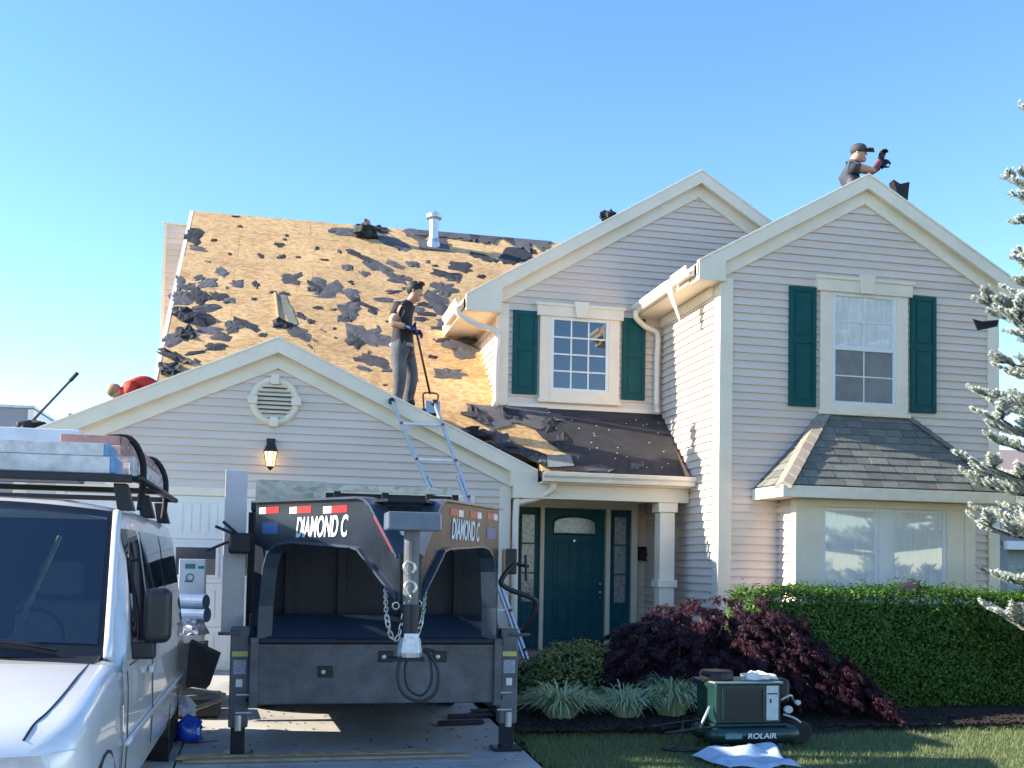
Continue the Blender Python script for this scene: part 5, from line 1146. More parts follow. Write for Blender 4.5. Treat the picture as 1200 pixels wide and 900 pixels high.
# stacked aluminium staging planks lying across the front
def plank(z, y0, y1, x0, x1, h, label):
    p = empty('staging_plank', ((x0+x1)/2, y0, z), label, 'plank', None)
    MB().box(x0, x1, y0, y0+.03, z, z+h).build('side_rail', M_ALU2, p, bevel=.004); MB().box(x0, x1, y1-.03, y1, z, z+h).build('side_rail', M_ALU2, p, bevel=.004)
    MB().box(x0, x1, y0+.031, y1-.031, z+h-.03, z+h-.004).build('deck', M_ALU2, p)
    MB().box(x1+.001, x1+.03, y0, y1, z-.0, z+h).build('end_cap', mat('blue_end_cap', (.12, .3, .5), .5), p, bevel=.008)
    MB().box(x0+.4, x0+.75, y0-.003, y0-.0005, z+.03, z+h-.04).build('sticker', mat('plank_sticker', (.3, .27, .25), .6, .5, 30), p)
    return p
plank(RZ+.056, 6.98, 7.36, VX-1.3, VX+.72, .105, 'lower aluminium staging plank across the front of the van rack')
plank(RZ+.163, 6.99, 7.37, VX-1.4, VX+.68, .08, 'upper aluminium staging plank lying on the lower one across the van rack')
# ladder carried on edge along the driver's side
el = empty('extension_ladder', (VX+.8, 8.3, RZ+.06), 'grey and red extension ladder tied along the side of the van rack', 'ladder')
for dx, m, z0, hh in ((.78, M_ALU2, .056, .15), (.72, M_ORG, .212, .12)):
    MB().box(VX+dx, VX+dx+.03, 7.4, 9.75, RZ+z0, RZ+z0+hh).build('side_rail', m, el, bevel=.004)
    MB().box(VX+dx-.05, VX+dx-.001, 7.4, 9.75, RZ+z0+hh-.012, RZ+z0+hh).build('flange', m, el)
    for k in range(9): y = 7.55+k*.26; MB().tube([(VX+dx+.04, y, RZ+z0+hh*.5), (VX+dx-.36, y, RZ+z0+hh*.5)], .016, 8).build('rung', M_ALU2, el)
MB().box(VX+.35, VX+.72, 7.385, 7.42, RZ+.275, RZ+.335).build('end_bracket', M_ORG, el, bevel=.006)
for y in (7.62, 9.2):
    sp_ = MB().tube(smooth_path([(VX+.60, y, RZ+.345), (VX+.75, y+.02, RZ+.345), (VX+.835, y+.03, RZ+.2), (VX+.84, y+.02, RZ+.0), (VX+.83, y, RZ-.14)], 5), .022, 6).build('ratchet_strap', mat('black_strap', (.012, .012, .014), .8, .3, 20), None, smooth=True)
    tag(sp_, 'front black ratchet strap over the ladder on the van' if y < 8 else 'rear black ratchet strap over the ladder on the van', 'strap')
pb = empty('packing_case', (VX-.25, 7.9, RZ+.19), 'white case with pink end on the planks of the van rack', 'case')
MB().box(VX-.55, VX+.42, 7.7, 8.2, RZ+.30, RZ+.40).build('lid', mat('pale_blue_white', (.62, .66, .72), .5), pb, bevel=.012); MB().box(VX-.52, VX+.38, 7.72, 8.18, RZ+.06, RZ+.299).build('box', M_VBLK, pb, bevel=.01); MB().box(VX-.68, VX-.551, 7.68, 8.2, RZ+.28, RZ+.44).build('end', mat('pink_panel', (.6, .33, .33), .6), pb, bevel=.012)

wh = MB().tube([Vector((VX+.34, 6.22, VZ+1.17)), Vector((VX+.52, 6.58, VZ+1.80))], .014, 8).build('yellow_rod', mat('yellow_rod_finish', (.55, .40, .16), .4, .2, 9), None, smooth=True)  # rod set for a slanting yellow streak in the windscreen
tag(wh, 'thin yellow rod leaning inside the van windscreen', 'handle')
cl_ = heap('grey_cloth', Vector((VX+.36, 6.14, VZ+1.19)), .17, .1, .045, mat('grey_cloth', (.25, .28, .30), .9, .2, 10), 71, 'crumpled grey cloth on the van dashboard', 'cloth')
# ------------------------------------------------------------------ plants
def leaf(b, p, d, n, L, W):
    "small folded leaf: four faces would be lost at this size, two are enough"
    s = d.cross(n).normalized()*W; b.add([p, p+d*L*.5+s, p+d*L, p+d*L*.5-s], [(0, 1, 2, 3)])
def rdir(r): 
    z = r.uniform(-1, 1); a = r.uniform(0, 6.283); q = math.sqrt(1-z*z); return Vector((q*math.cos(a), q*math.sin(a), z))
# clipped hedge
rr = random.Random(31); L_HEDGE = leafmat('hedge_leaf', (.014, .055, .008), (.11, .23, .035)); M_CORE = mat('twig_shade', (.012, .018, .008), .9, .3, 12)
hx0, hx1, hy0, hy1, hz0, hz1 = 4.95, 9.6, 10.15, 11.15, gz(10.5), 1.36
hedge = empty('clipped_hedge', (7.2, 10.6, gz(10.6)), 'clipped green hedge in front of the bay window', 'hedge')
def hs_(x, y, z): return .09*mnoise.noise(Vector((x*1.3, y*1.3, z*1.3)))+.06*mnoise.noise(Vector((x*4, y*4, z*4)))
b = MB(); N = 12
b.box(hx0+.16, hx1-.16, hy0+.16, hy1-.16, hz0, hz1-.16); b.build('shade_core', M_CORE, hedge)  # solid dark core puts the shade among the leaves into colour
b = MB(); faces = (('front', 30000), ('top', 15000), ('left', 6500))
for fc, cnt in faces:
    for i in range(cnt):
        u, v = rr.random(), rr.random(); dep = abs(rr.gauss(0, .045))
        if fc == 'front': p = Vector((hx0+(hx1-hx0)*u, hy0, hz0+.05+(hz1-hz0-.05)*v)); n = Vector((0, -1, 0)); p.y += .05*(v < .1)
        elif fc == 'top': p = Vector((hx0+(hx1-hx0)*u, hy0+(hy1-hy0)*v, hz1)); n = Vector((0, 0, 1))
        else: p = Vector((hx0, hy0+(hy1-hy0)*u, hz0+.05+(hz1-hz0-.05)*v)); n = Vector((-1, 0, 0))
        # round the arris
        e = max(0, p.z-(hz1-.12)); 
        if fc == 'front': p.y += e*e*3
        p += n*(hs_(*p)-dep+(rr.uniform(.03, .09) if rr.random() < .06 else 0))
        nn = (n*.8+Vector((0, 0, .5))+rdir(rr)*.75).normalized(); d = nn.cross(rdir(rr)).normalized(); leaf(b, p, d, nn, rr.uniform(.028, .052), rr.uniform(.008, .014))
b.build('foliage', L_HEDGE, hedge, fix=False)
# purple laceleaf maple: a low cascading mound
rr = random.Random(7); L_MAP = leafmat('maple_leaf', (.022, .009, .017), (.070, .024, .038), trans=.12)
mp_ = empty('laceleaf_maple', (4.6, 10.3, gz(10.3)), 'dark purple weeping maple mound beside the hedge', 'shrub')
M_BARK = mat('dark_bark', (.05, .035, .028), .9, .3, 20, .5, 40)
M_ENV = [(3.4, .42), (3.65, .82), (4.0, 1.04), (4.4, 1.14), (4.9, 1.2), (5.2, 1.1), (5.45, .86), (5.7, .58), (5.95, .32)]
myc = lambda x: 10.95-.42*(x-3.4)
def menv(x):
    for (a, ha), (c, hc_) in zip(M_ENV, M_ENV[1:]):
        if a <= x <= c: return ha+(hc_-ha)*(x-a)/(c-a)
    return .12
b = MB()
for k in range(9):
    x = 3.6+k*.27; h = menv(x); y = myc(x)+.2*math.sin(k*2.1)
    b.tube(smooth_path([(4.5, 10.55, .0), (4.5+(x-4.5)*.25, 10.5, h*.6), (x, y, h-.1), (x+(x-4.5)*.25, y-.25, h*.62)], 5), [.045-.0024*q for q in range(16)], 6)
b.build('trunk', M_BARK, mp_, smooth=True)
b = MB(); bc = MB()
for k in range(950):
    x = rr.uniform(3.42, 5.95); y = myc(x)+rr.uniform(-.62, .5); f = max(.05, 1-((y-myc(x))/.75)**2)**.5
    h = (menv(x)*f*rr.uniform(.60, 1.04)+.07*mnoise.noise(Vector((x*3, y*3, 5))))
    if k % 2 and h > .3: h *= rr.uniform(.4, 1)
    c = Vector((x, y, gz(y)+max(.12, h))); o = Vector(((x-4.5)*.6+rr.uniform(-.4, .4), rr.uniform(-1, .25), 0)).normalized(); sr = rr.uniform(.09, .18)
    for i in range(46):
        t = rr.random(); lat = rr.uniform(-1, 1)*.4; sd_ = Vector((-o.y, o.x, 0))
        p = c+o*sr*t+sd_*sr*lat*(1-t*.4)+Vector((0, 0, -.55*sr*t*t+rr.uniform(-.02, .02)))
        d = (o*.6+sd_*lat+Vector((0, 0, -.35-.5*t))+rdir(rr)*.4).normalized(); nn = (Vector((0, 0, 1))+rdir(rr)*.6).normalized(); L = rr.uniform(.04, .075); s = d.cross(nn).normalized()
        for q in (-.55, 0, .55):
            dd = (d+s*q).normalized(); w_ = dd.cross(nn).normalized()*.0065
            b.add([p+w_, p-w_, p+dd*L*(1-abs(q)*.3)], [(0, 1, 2)])
b.build('foliage', L_MAP, mp_, fix=False)
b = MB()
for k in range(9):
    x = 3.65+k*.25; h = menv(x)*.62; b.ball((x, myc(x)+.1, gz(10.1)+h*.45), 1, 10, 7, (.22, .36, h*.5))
b.build('shade_core', mat('maple_shade', (.014, .008, .011), .9, .3, 12), mp_, smooth=True)  # dark lumps colour in the shade inside the mound
# rounded shrubs before the door
rr = random.Random(17); L_BOX = leafmat('box_leaf', (.10, .15, .03), (.36, .39, .12)); L_BOX2 = leafmat('box_leaf_dark', (.06, .11, .025), (.20, .26, .07))
def shrub(cx, cy, rx, ry, h, m, n, label):
    t = empty('round_shrub', (cx, cy, gz(cy)), label, 'shrub'); b = MB()
    for k in range(7):
        a = k*.9; b.tube([(cx, cy, gz(cy)), (cx+rx*.6*math.cos(a), cy+ry*.6*math.sin(a), gz(cy)+h*.75)], [.014, .006], 5)
    b.build('stem', M_BARK, t); b = MB()
    for i in range(n):
        d = rdir(rr); d.z = abs(d.z)*1.0-.12; rad = rr.uniform(.72, 1.03)+.16*mnoise.noise(d*3+Vector((cx, cy, 0)))
        p = Vector((cx+d.x*rx*rad, cy+d.y*ry*rad, gz(cy)+.06+max(0, d.z)*h*rad)); nn = (d*.7+Vector((0, 0, .6))+rdir(rr)*.7).normalized(); dd = nn.cross(rdir(rr)).normalized()
        leaf(b, p, dd, nn, rr.uniform(.03, .055), rr.uniform(.009, .015))
    b.build('foliage', m, t, fix=False)
    MB().ball((cx, cy, gz(cy)+h*.3), 1, 12, 8, (rx*.66, ry*.66, h*.5)).build('shade_core', M_CORE, t, smooth=True)  # dark ball painted as the shade behind the leaves
shrub(3.2, 11.0, .74, .55, .70, L_BOX, 9500, 'wide yellow-green rounded shrub before the front door')
shrub(4.1, 11.9, .42, .42, .72, L_BOX2, 4500, 'darker small rounded shrub between the door and the maple')
shrub(2.75, 11.0, .42, .4, .5, L_BOX2, 4000, 'small green shrub by the right jack of the trailer')
# striped lily turf
L_LIR = leafmat('lilyturf_blade', (.28, .40, .18), (.70, .76, .52), trans=.25); rr = random.Random(23)
for i, (cx, cy, r, h, n, lab) in enumerate([(2.74, 9.95, .60, .46, 620, 'variegated grassy clump beside the driveway edge'), (3.40, 9.95, .42, .44, 420, 'small middle grassy clump between two larger ones'), (3.88, 10.0, .54, .56, 640, 'tall variegated grassy clump next to the air compressor')]):
    b = MB()
    for k in range(n):
        a = rr.uniform(0, 6.283); s0 = rr.uniform(0, .13); L = rr.uniform(.65, 1.05); o = Vector((math.cos(a), math.sin(a), 0)); sd_ = Vector((-o.y, o.x, 0))
        p0 = Vector((cx, cy, gz(cy)+.03))+o*s0; reach = r*L*rr.uniform(.35, 1.0); hh = h*L*rr.uniform(.75, 1.1); pts = []
        for t in (0, .3, .55, .8, 1): pts.append(p0+o*reach*t**1.3+Vector((0, 0, hh*(1.75*t-1.15*t*t*(.6+reach/r*.75)))))
        w_ = rr.uniform(.005, .009); vs = []
        for j, p in enumerate(pts): ww_ = w_*(1, 1, .9, .6, .12)[j]; vs += [p-sd_*ww_, p+sd_*ww_]
        b.add(vs, [(2*j, 2*j+1, 2*j+3, 2*j+2) for j in range(4)])
    tag(b.build('lilyturf_clump', L_LIR, None, fix=False), lab, 'plant', 'lily turf along the bed edge')
# lawn blades
rr = random.Random(41); b = MB(); L_GR = leafmat('grass_blade', (.08, .14, .04), (.28, .31, .14), trans=.25)
for i in range(70000):
    x = rr.uniform(2.12, 8.6); y = rr.uniform(7.2, 9.5)
    e = 9.45-.22*math.exp(-((x-4.8)/1.4)**2)+.03*math.sin(x*7)
    if y > e: continue
    if mnoise.noise(Vector((x*1.7, y*1.7, 0))) < -.38 and rr.random() < .5: continue
    p = Vector((x, y, gz(y)-.012)); a = rr.uniform(0, 6.283); h = rr.uniform(.02, .05); ln_ = rr.uniform(.0, .03)
    w_ = Vector((math.cos(a), math.sin(a), 0))*.0028; tip = p+Vector((math.sin(a)*ln_, -math.cos(a)*ln_, h))
    b.add([p-w_, p+w_, tip], [(0, 1, 2)])
tag(b.build('lawn_grass', L_GR, None, fix=False), 'short mown lawn grass in front of the planting bed', 'grass', kind='stuff')
# ------------------------------------------------------------------ blue spruce
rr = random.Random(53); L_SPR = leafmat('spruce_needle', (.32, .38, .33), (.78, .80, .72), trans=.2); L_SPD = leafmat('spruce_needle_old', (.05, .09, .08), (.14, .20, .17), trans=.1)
SX, SY = 8.85, 9.75
spr = empty('blue_spruce', (SX, SY, gz(SY)), 'silvery blue spruce reaching in from the right side of the hedge', 'tree')
b = MB(); b.tube([(SX, SY, gz(SY)-.1), (SX+.03, SY, 3), (SX-.02, SY+.02, 6), (SX, SY, 8.4)], [.17, .13, .07, .012], 10); b.build('trunk', mat('spruce_bark', (.09, .07, .055), .95, .3, 14, .7, 30), spr, smooth=True)
bb, bn, bd = MB(), MB(), MB()
def needles(p, d, L, n, m, ln=.036):
    x = d.orthogonal().normalized(); y = d.cross(x)
    for i in range(n):
        t = rr.random(); a = rr.uniform(0, 6.283); o = x*math.cos(a)+y*math.sin(a)
        q = p+d*L*t; dd = (o*.85+d*.75).normalized(); w_ = d.cross(o)*.0052
        m.add([q-w_, q+w_, q+dd*ln*rr.uniform(.8, 1.2)], [(0, 1, 2)])
def branch(p, d, L, lvl):
    n = 7; pts = [p]; dd = d.copy()
    for i in range(n):
        dd = (dd+Vector((0, 0, .045 if lvl else -.02+.02*i))+rdir(rr)*.06).normalized(); pts.append(pts[-1]+dd*L/n)
    r0 = .016*L if lvl else .022*L+.004
    bb.tube(pts, [max(.0025, r0*(1-.85*i/n)) for i in range(n+1)], 5)
    for i in range(n):
        a, c = pts[i], pts[i+1]; sd_ = (c-a); ln_ = sd_.length
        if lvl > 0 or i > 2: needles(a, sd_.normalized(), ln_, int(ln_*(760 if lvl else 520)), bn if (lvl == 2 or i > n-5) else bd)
        if lvl < 2 and (i > 0):
            for s in (-1, 1):
                side = sd_.normalized().cross(Vector((0, 0, 1))).normalized()*s; k = (L*.36*(1-.5*i/n)) if lvl == 0 else L*.42*(1-.5*i/n)
                if k > .06: branch(a.lerp(c, rr.uniform(.2, .9)), (sd_.normalized()*.8+side*.75+Vector((0, 0, rr.uniform(-.1, .15)))).normalized(), k*rr.uniform(.75, 1.1), lvl+1)
    if lvl == 0: needles(pts[-1], dd, .08, 40, bn)
lev = [(.7, 1.9), (1.3, 1.95), (1.85, 1.95), (2.35, 2.0), (2.8, 2.0), (3.3, 1.9), (3.8, 1.85), (4.2, 1.8), (4.65, 1.7), (5.1, 1.7), (5.45, 1.65), (5.85, 1.6), (6.2, 1.4), (6.6, 1.1), (7.0, .8), (7.5, .5), (7.9, .3)]
for k, (z, L) in enumerate(lev):
    nb = 7
    for i in range(nb):
        a = math.pi+(i/nb)*2*math.pi+rr.uniform(-.3, .3)+(.45 if k % 2 else 0)
        # towards the frame (about -x) the branches sit apart, with open sky between
        lim = (.705 if z < 3.4 else .725 if z < 4.4 else .755 if z < 6 else .785)+rr.uniform(0, .04)
        for _ in range(30):
            if (SX+math.cos(a)*L)/(SY+math.sin(a)*L) < lim: L *= .95
        branch(Vector((SX, SY, z+rr.uniform(-.08, .08))), Vector((math.cos(a), math.sin(a), .12)).normalized(), L*rr.uniform(.82, .98), 0)
        L = lev[k][1]
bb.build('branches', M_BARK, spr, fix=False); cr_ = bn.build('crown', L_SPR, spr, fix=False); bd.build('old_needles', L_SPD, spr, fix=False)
# ------------------------------------------------------------------ air compressor on the lawn
M_CGR = mat('compressor_green', (.006, .035, .033), .4, .25, 8, coat=.2); M_CLID = mat('compressor_lid', (.20, .25, .25), .45)
cp0 = Vector((4.05, 8.75, gz(8.75)))
cm = empty('air_compressor', cp0, 'dark green wheeled air compressor on the lawn beside the maple', 'compressor')
X, Y, Z = cp0
tk = MB().lathe((X-.42, Y-.12, Z+.17), [(.001, -.02), (.07, .0), (.105, .05), (.11, .1), (.11, .84), (.105, .9), (.07, .95), (.001, .97)], 20, (1, 0, 0)).build('tank', M_CGR, cm, smooth=True)
lettering('ROLAIR', (X-.04, Y-.234, Z+.135), (1, 0, 0), (0, 0, 1), .062, M_LETT, 'lettering', tk, .12, .30, depth=.004, bold=.02)
MB().box(X-.27, X-.10, Y-.236, Y-.226, Z+.135, Z+.195).build('tank_decal', mat('teal_decal', (.10, .25, .28), .4, .3, 30), tk)
MB().lathe((X-.42, Y+.2, Z+.17), [(.001, -.02), (.07, .0), (.105, .05), (.11, .1), (.11, .84), (.105, .9), (.07, .95), (.001, .97)], 20, (1, 0, 0)).build('tank', M_CGR, cm, smooth=True)
for x in (-.25, .32): MB().box(X+x-.03, X+x+.03, Y-.2, Y+.28, Z+.0, Z+.07).build('leg', M_CGR, cm, bevel=.006)
MB().box(X-.38, X+.40, Y-.2, Y+.3, Z+.272, Z+.30).build('deck', M_CGR, cm, bevel=.006)
hb = MB().box(X-.36, X+.32, Y-.2, Y+.28, Z+.301, Z+.76).build('engine_housing', M_CGR, cm, bevel=.015)
for k in range(9): MB().box(X-.27, X+.12, Y-.212, Y-.201, Z+.36+k*.036, Z+.382+k*.036).build('louvre', M_BLACK, hb)
for bx_ in ((X-.30, X-.272, .34, .71), (X+.122, X+.15, .34, .71), (X-.272, X+.122, .34, .358), (X-.272, X+.122, .69, .71)): MB().box(bx_[0], bx_[1], Y-.216, Y-.201, Z+bx_[2], Z+bx_[3]).build('grille_frame', M_CGR, hb, bevel=.004)
MB().box(X+.165, X+.29, Y-.208, Y-.201, Z+.34, Z+.74).build('data_label', mat('pale_label', (.55, .60, .60), .5, .12, 25), hb); MB().box(X+.175, X+.28, Y-.211, Y-.2085, Z+.64, Z+.655).build('label_line', M_BLACK, hb); MB().box(X+.20, X+.215, Y-.211, Y-.2085, Z+.54, Z+.59).build('label_mark', M_BLACK, hb)
MB().box(X-.38, X+.34, Y-.22, Y+.3, Z+.761, Z+.785).build('housing_lid', M_CLID, cm, bevel=.008)
MB().lathe((X-.26, Y+.02, Z+.786), [(.16, 0), (.165, .02), (.165, .08), (.15, .11), (.05, .12)], 18).build('air_filter', M_BLACK, cm, smooth=False)
MB().box(X+.35, X+.50, Y-.06, Y+.2, Z+.50, Z+.80).build('motor', M_BLACK, cm, bevel=.04)
for z, r in ((.46, .045), (.44, .03)):
    MB().lathe((X+.40+.1*(r < .04), Y-.18, Z+z+.1*(r < .04)), [(r, 0), (r, .03), (r*.85, .035)], 14, (0, -1, 0)).build('gauge', mat('gauge_face', (.45, .5, .5), .3), cm)
for pts in ([(.36, -.16, .4), (.46, -.2, .36), (.54, -.18, .3)], [(.34, -.15, .56), (.44, -.16, .62), (.5, -.1, .55)], [(-.4, -.15, .5), (-.48, -.2, .36), (-.5, -.15, .24)]):
    MB().tube(smooth_path([(X+a, Y+c, Z+d) for a, c, d in pts], 4), .014, 8).build('air_line', M_GALV, cm, smooth=True)
for y in (-.16, .24): MB().tube(smooth_path([(X+.3, Y+y, Z+.28), (X-.4, Y+y, Z+.26), (X-.72, Y+y, Z+.22), (X-.85, Y+y, Z+.20)], 4), .018, 8).build('handle', M_BLACK, cm, smooth=True)
MB().lathe((X+.62, Y+.05, Z+.15), [(.05, -.05), (.13, -.05), (.15, -.03), (.15, .03), (.13, .05), (.05, .05)], 18, (0, 1, 0)).build('wheel', M_TYRE, cm)
for ch in [c for c in bpy.data.objects if c.parent == cm or (c.parent and c.parent.parent == cm)]:
    for v in ch.data.vertices: v.co = Vector((X+(v.co.x-X)*.89, Y+(v.co.y-Y)*.89, Z+(v.co.z-Z)*.74))
rg = heap('white_rag', Vector((X+.14, Y-.02, Z+.605)), .16, .1, .045, mat('white_cloth', (.72, .68, .62), .9, .1, 12), 33, 'crumpled white rag on top of the air compressor', 'rag')
hz = MB(); hz.tube(smooth_path([(X-.5, Y+.1, Z+.2), (X-.62, Y-.1, Z+.05), (X-.8, Y-.2, Z+.03), (X-.62, Y-.32, Z+.03), (X-.4, Y-.3, Z+.03), (X-.2, Y-.36, Z+.03)], 6), .014, 8)
tag(hz.build('air_hose', M_HOSE, None, smooth=True), 'black air hose lying in the grass by the compressor', 'hose')
# pale blue tarp on the lawn
b = MB(); nx, ny = 20, 12; vs = []
for i in range(nx+1):
    for j in range(ny+1):
        x = 3.55+.60*i/nx; y = 7.86+.46*j/ny+.06*math.sin(i*.5); edge = .012*math.sin(i*1.7)*(j in (0, ny))
        h = .02+.05*abs(mnoise.noise(Vector((x*5, y*6, 2))))+.05*math.exp(-((j-ny)/3)**2)
        if i in (0, nx) or j in (0,): h = .008
        vs.append((x+.03*mnoise.noise(Vector((y*6, 0, 3)))+(.14*(j/ny)*(-1) if i == 0 else 0), y+edge, gz(y)+h+.02))
b.add(vs, [(i*(ny+1)+j, (i+1)*(ny+1)+j, (i+1)*(ny+1)+j+1, i*(ny+1)+j+1) for i in range(nx) for j in range(ny)])
tag(b.build('tarp', mat('pale_blue_tarp', (.42, .52, .64), .55, .08, 6), None, smooth=True), 'pale blue tarp lying flat on the lawn in front of the compressor', 'tarp')
# black shingle scrap on the hedge and another on the spruce
b = MB(); p = Vector((6.72, 10.3, 1.40)); b.prism([p+Vector((-.16, 0, -.03)), p+Vector((.10, 0, .06)), p+Vector((.16, .05, -.04)), p+Vector((.0, -.1, -.05))], (.02, .12, .02)); tag(b.build('shingle_scrap', M_FELTB), 'black shingle scrap lying on top of the clipped hedge', 'debris')
b = MB(); p = atY(1150, 378, 10.2); b.prism([p+Vector((-.10, 0, .03)), p+Vector((.02, 0, .01)), p+Vector((.22, 0, .04)), p+Vector((.2, 0, -.03)), p+Vector((-.04, 0, -.09))], (.02, .05, .02)); tag(b.build('felt_scrap', M_FELTB), 'black felt scrap caught on a spruce branch before the wing corner', 'debris')
# ------------------------------------------------------------------ things piled by the garage door
bxs = empty('carton', (-1.0, 11.6, gz(11.6)), 'tall white carton with green print standing by the garage door', 'carton')
bb0 = atY(217, 690, 11.6); M_CART = mat('white_carton', (.62, .66, .66), .7, .06, 5)
cx0 = bb0.x; MB().box(cx0-.06, cx0+.20, 11.5, 11.75, gz(11.6)+.012, atY(217, 655, 11.6).z).build('box', M_CART, bxs, bevel=.006)
zt = atY(217, 655, 11.6).z
for z0, z1, x0, x1 in ((-.10, -.05, 0, .1), (-.10, -.07, .13, .19), (-.24, -.22, .0, .08)): MB().box(cx0+x0, cx0+x1, 11.496, 11.4995, zt+z0, zt+z1).build('print', mat('green_print', (.02, .22, .20), .6), bxs)
MB().tube(arc((cx0+.05, 11.498, zt-.19), .035, 0, 6.283, 16)[:-1], .006, 5, closed=True).build('print', MATS['green_print'], bxs)
M_ROLL = mat('blue_wrapped_roll', (.10, .17, .30), .5, .2, 9)
for i, (x, y, dx) in enumerate(((231, 705, 0), (230, 720, .02))):
    c = atY(x, y, 11.2); rl = MB().tube([c+Vector((-.2+dx, .1, 0)), c+Vector((.09+dx, -.05, 0))], .075, 18).build('underlayment_roll', M_ROLL, None, smooth=False)
    tag(rl, ('upper' if i == 0 else 'lower')+' blue wrapped underlayment roll stacked beside the white carton', 'roll')
c = atY(226, 738, 11.2); heap('paper_bundle', c, .13, .12, .1, mat('pale_wrap', (.40, .45, .50), .6, .2, 10), 44, 'crumpled pale wrapping bundle under the blue rolls', 'bundle')
sk = MB().box(-1.05, -.62, 11.05, 11.45, gz(11.2)+.012, atY(226, 752, 11.2).z).build('carton', mat('dark_carton', (.05, .055, .065), .7, .3, 6), None, bevel=.01); tag(sk, 'dark carton in shade carrying the blue wrapped rolls', 'carton')
b = MB(); p1, p2, p3, p4 = atY(222, 752, 10.4), atY(256, 768, 10.4), atY(243, 806, 10.3), atY(217, 806, 10.3); b.prism([p1, p2, p3, p4], (.02, .08, .02)); tag(b.build('black_panel', M_FELTB), 'black board leaning against the dark carton', 'board')
MB().box(-.86, -.45, 10.35, 10.9, gz(10.5)+.01, gz(10.5)+.2).build('tool_case', M_VBLK, None, bevel=.02); tag(bpy.data.objects['tool_case'], 'low black case behind the bundle of grey wood slats', 'case')
for i, (x0, y0, x1, y1) in enumerate(((222, 808, 262, 815), (215, 818, 262, 816), (218, 834, 258, 820))):
    a, c = atY(x0, y0, 9.9), atY(x1, y1, 9.75); o = MB().bar(a, c, .09, .035).build('timber_offcut', mat('grey_pine', (.34, .32, .28), .7, .15, 9), None, bevel=.003)
    tag(o, ('topmost', 'middle', 'lowest')[i]+' grey wood slat in the small pile beside the van', 'slat')
heap('paper_bundle', atY(216, 832, 9.7), .1, .12, .09, mat('white_sack', (.62, .66, .72), .6, .2, 10), 46, 'white paper sack under the wood slats beside the van', 'sack')
bl = heap('blue_bag', atY(222, 858, 9.35)+Vector((0, 0, .0)), .11, .11, .12, mat('blue_plastic_bag', (.01, .07, .50), .25, .2, 6, coat=.3), 48, 'shiny bright blue plastic bag on the driveway beside the van', 'bag')
for p in bl.data.polygons: p.use_smooth = True
MB().tube(smooth_path([G(215, 872), G(235, 871), G(256, 869)], 4), .012, 6).build('rubber_strip', M_HOSE, None); tag(bpy.data.objects['rubber_strip'], 'short black rubber strip on the driveway by the blue bag', 'strip')
# old boards on the drive under the trailer
M_OLDW = mat('old_plank', (.36, .28, .19), .8, .3, 7, .4, 30, stretch=(1, 9, 9)); M_RAWP = osbmat('osb_offcut', (.42, .30, .16), (.55, .42, .24), (.62, .5, .32))
def lying(name, x0, x1, y0, y1, m, label, dz=.012, th=.02):
    b = MB(); b.prism([(x0, y0, gz(y0)+dz), (x1, y0+.02, gz(y0)+dz), (x1-.02, y1, gz(y1)+dz), (x0+.03, y1, gz(y1)+dz)], (0, 0, th)); tag(b.build(name, m), label, 'board')
a, c = G(218, 885), G(552, 889)
lying('plank', a.x, c.x, 8.50, 8.60, M_OLDW, 'long old plank lying across the drive below the jacks'); lying('plank', a.x-.06, c.x-.2, 8.62, 8.74, M_RAWP, 'pale plank lying behind the long old plank on the drive')
for i, (x, y, l) in enumerate(((555, 842, .25), (575, 836, .2), (540, 850, .22))):
    a = G(x, y); b = MB(); b.obox(a+Vector((0, 0, .03)), (l, .03, 0), (.0, .06, .004), (0, 0, .008)); tag(b.build('shingle_scrap', M_FELT), ('black shingle scrap', 'small bent black scrap', 'long black scrap')[i]+' on the drive behind the right jack', 'debris')
# ------------------------------------------------------------------ neighbours
nh = empty('neighbour_house', (17.5, 20, .2), 'neighbouring beige house with a low tan roof beyond the spruce', 'house')
M_NR = mat('tan_shingle_roof', (.30, .23, .20), .9, .15, 30, .3, 60); M_NW = mat('pale_blue_grey_wall', (.36, .40, .42), .7, .06, 3)
MB().box(14.6, 24, 19, 28, .1, 2.1).build('wall', M_NW, nh); MB().prism([(14.2, 18.6, 2.2), (24.4, 18.6, 2.2), (24.4, 23.5, 4.7), (14.2, 23.5, 4.7)], (0, 0, -.12)).build('roof', M_NR, nh); MB().prism([(14.2, 23.5, 4.7), (24.4, 23.5, 4.7), (24.4, 28.4, 2.2), (14.2, 28.4, 2.2)], (0, 0, -.12)).build('roof', M_NR, nh)
MB().prism([(14.62, 19, 2.0), (14.62, 28, 2.0), (14.62, 23.5, 4.5)], (.1, 0, 0)).build('gable', M_SID, nh)
MB().box(14.2, 24.4, 18.5, 18.59, 2.05, 2.22).build('fascia', M_WHITE, nh)
wn = MB().box(15.0, 17.2, 18.93, 18.99, .5, 1.7).build('window', M_WHITE, nh); MB().box(15.08, 16.05, 18.9, 18.925, .58, 1.62).build('pane', M_GLASS, wn); MB().box(16.15, 17.12, 18.9, 18.925, .58, 1.62).build('pane', M_GLASS, wn)
gh = empty('grey_outbuilding', (-7.5, 26, .2), 'plain grey building behind the left eave of the garage', 'building')
M_GB = mat('grey_blue_cladding', (.25, .29, .35), .6, .05, 1.5); e = atY(40, 479, 25)
MB().box(-18, e.x-.12, 25, 32, .1, e.z).build('wall', M_GB, gh); MB().box(e.x-.119, e.x, 24.97, 32, .1, e.z-.02).build('corner_trim', M_WHITE, gh); MB().box(-18.1, e.x+.02, 24.95, 32.1, e.z+.001, e.z+.06).build('coping', M_GALV, gh)
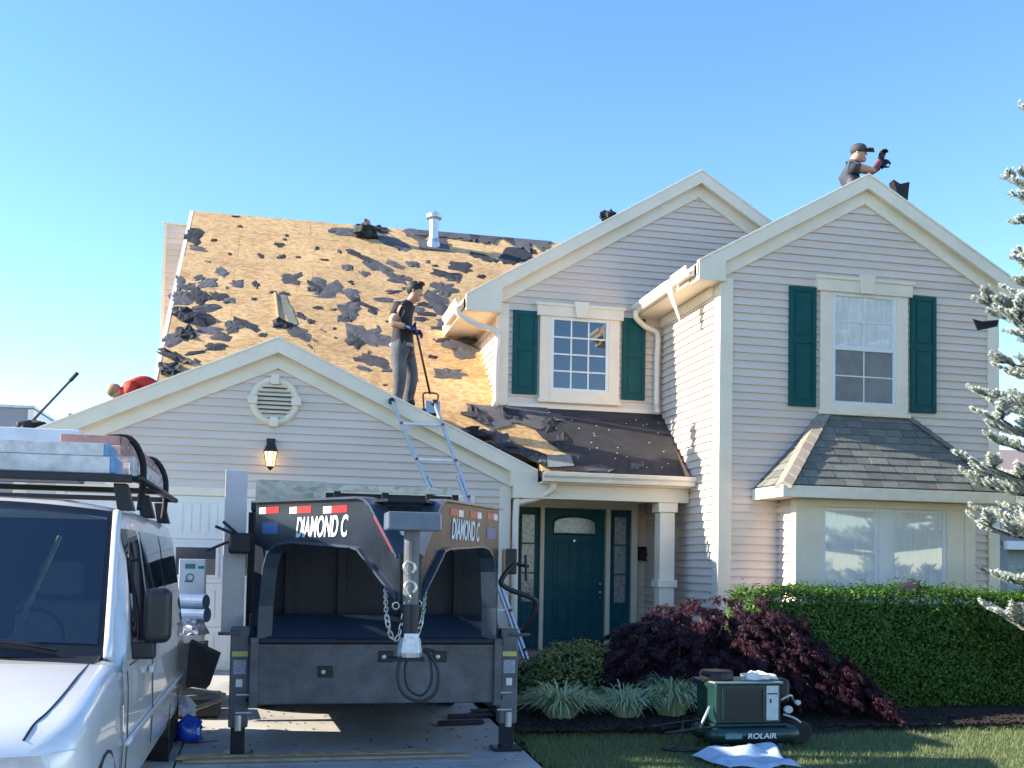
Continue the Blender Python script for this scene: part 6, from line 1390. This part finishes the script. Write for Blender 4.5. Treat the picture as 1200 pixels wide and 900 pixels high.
# street side, seen only as reflections: a house and two trees
oh = empty('house', (2, -30, -.3), 'pale sided house across the street, seen mirrored in the windows', 'house')
MB().box(-8, 12, -40, -30, -.5, 3.2).build('wall', mat('street_siding', (.62, .60, .55), .7, .06, 3), oh); MB().prism([(-8.6, -29.4, 3.1), (12.6, -29.4, 3.1), (12.6, -35, 6.6), (-8.6, -35, 6.6)], (0, 0, -.2)).build('roof', M_SHING, oh)
MB().prism([(-8.6, -40.6, 3.1), (12.6, -40.6, 3.1), (12.6, -35, 6.6), (-8.6, -35, 6.6)], (0, 0, -.2)).build('roof', M_SHING, oh)
for x in (-5.5, -1, 4, 8.5): MB().box(x, x+1.5, -29.98, -29.9, .8, 2.3).build('window', M_WHITE, oh)
L_TREE = leafmat('street_tree_leaf', (.03, .07, .015), (.10, .16, .04))
def tree(x, y, h, r, label, seed):
    t = empty('street_tree', (x, y, -.4), label, 'tree'); q = random.Random(seed)
    b = MB(); b.tube([(x, y, -.5), (x, y, h*.45), (x+.1, y, h*.8)], [.22, .16, .05], 8)
    for k in range(7): a = k*.9; b.tube([(x, y, h*.35+k*.2), (x+r*.6*math.cos(a), y+r*.6*math.sin(a), h*.6+k*.2)], [.07, .02], 6)
    b.build('trunk', M_BARK, t, smooth=True); b = MB()
    cl = [Vector((x, y, h*.68))+Vector((q.gauss(0, r*.45), q.gauss(0, r*.45), q.gauss(0, h*.16))) for _ in range(26)]
    for c in cl:
        for i in range(170): p = c+rdir(q)*r*.34*q.random()**.4; leaf(b, p, rdir(q), rdir(q), .16, .05)
    b.build('crown', L_TREE, t, fix=False)
tree(6.5, -15, 9, 2.6, 'leafy street tree mirrored in the upper gridded window', 3); tree(18, -14, 9, 3, 'leafy street tree mirrored in the bay window', 5)

rr = random.Random(91); b = MB()
for i in range(260):
    x, y = rr.uniform(-.7, 2.05), rr.uniform(7.6, 11.5)
    if rr.random() < .35: x, y = rr.uniform(2.2, 6), rr.uniform(7.6, 9.2)
    z = gz(y)+.012+(.012 if x > 2.1 else 0); a = rr.uniform(0, 6.3); l = rr.uniform(.004, .016); k = l*rr.uniform(.3, .8)
    b.obox((x, y, z), (l*math.cos(a), l*math.sin(a), rr.uniform(-.2, .2)*l), (-k*math.sin(a), k*math.cos(a), 0), (0, 0, .002))
tag(b.build('roof_grit', M_FELTG, None, fix=False), 'crumbs of torn shingle scattered over drive and lawn', 'debris', kind='stuff')
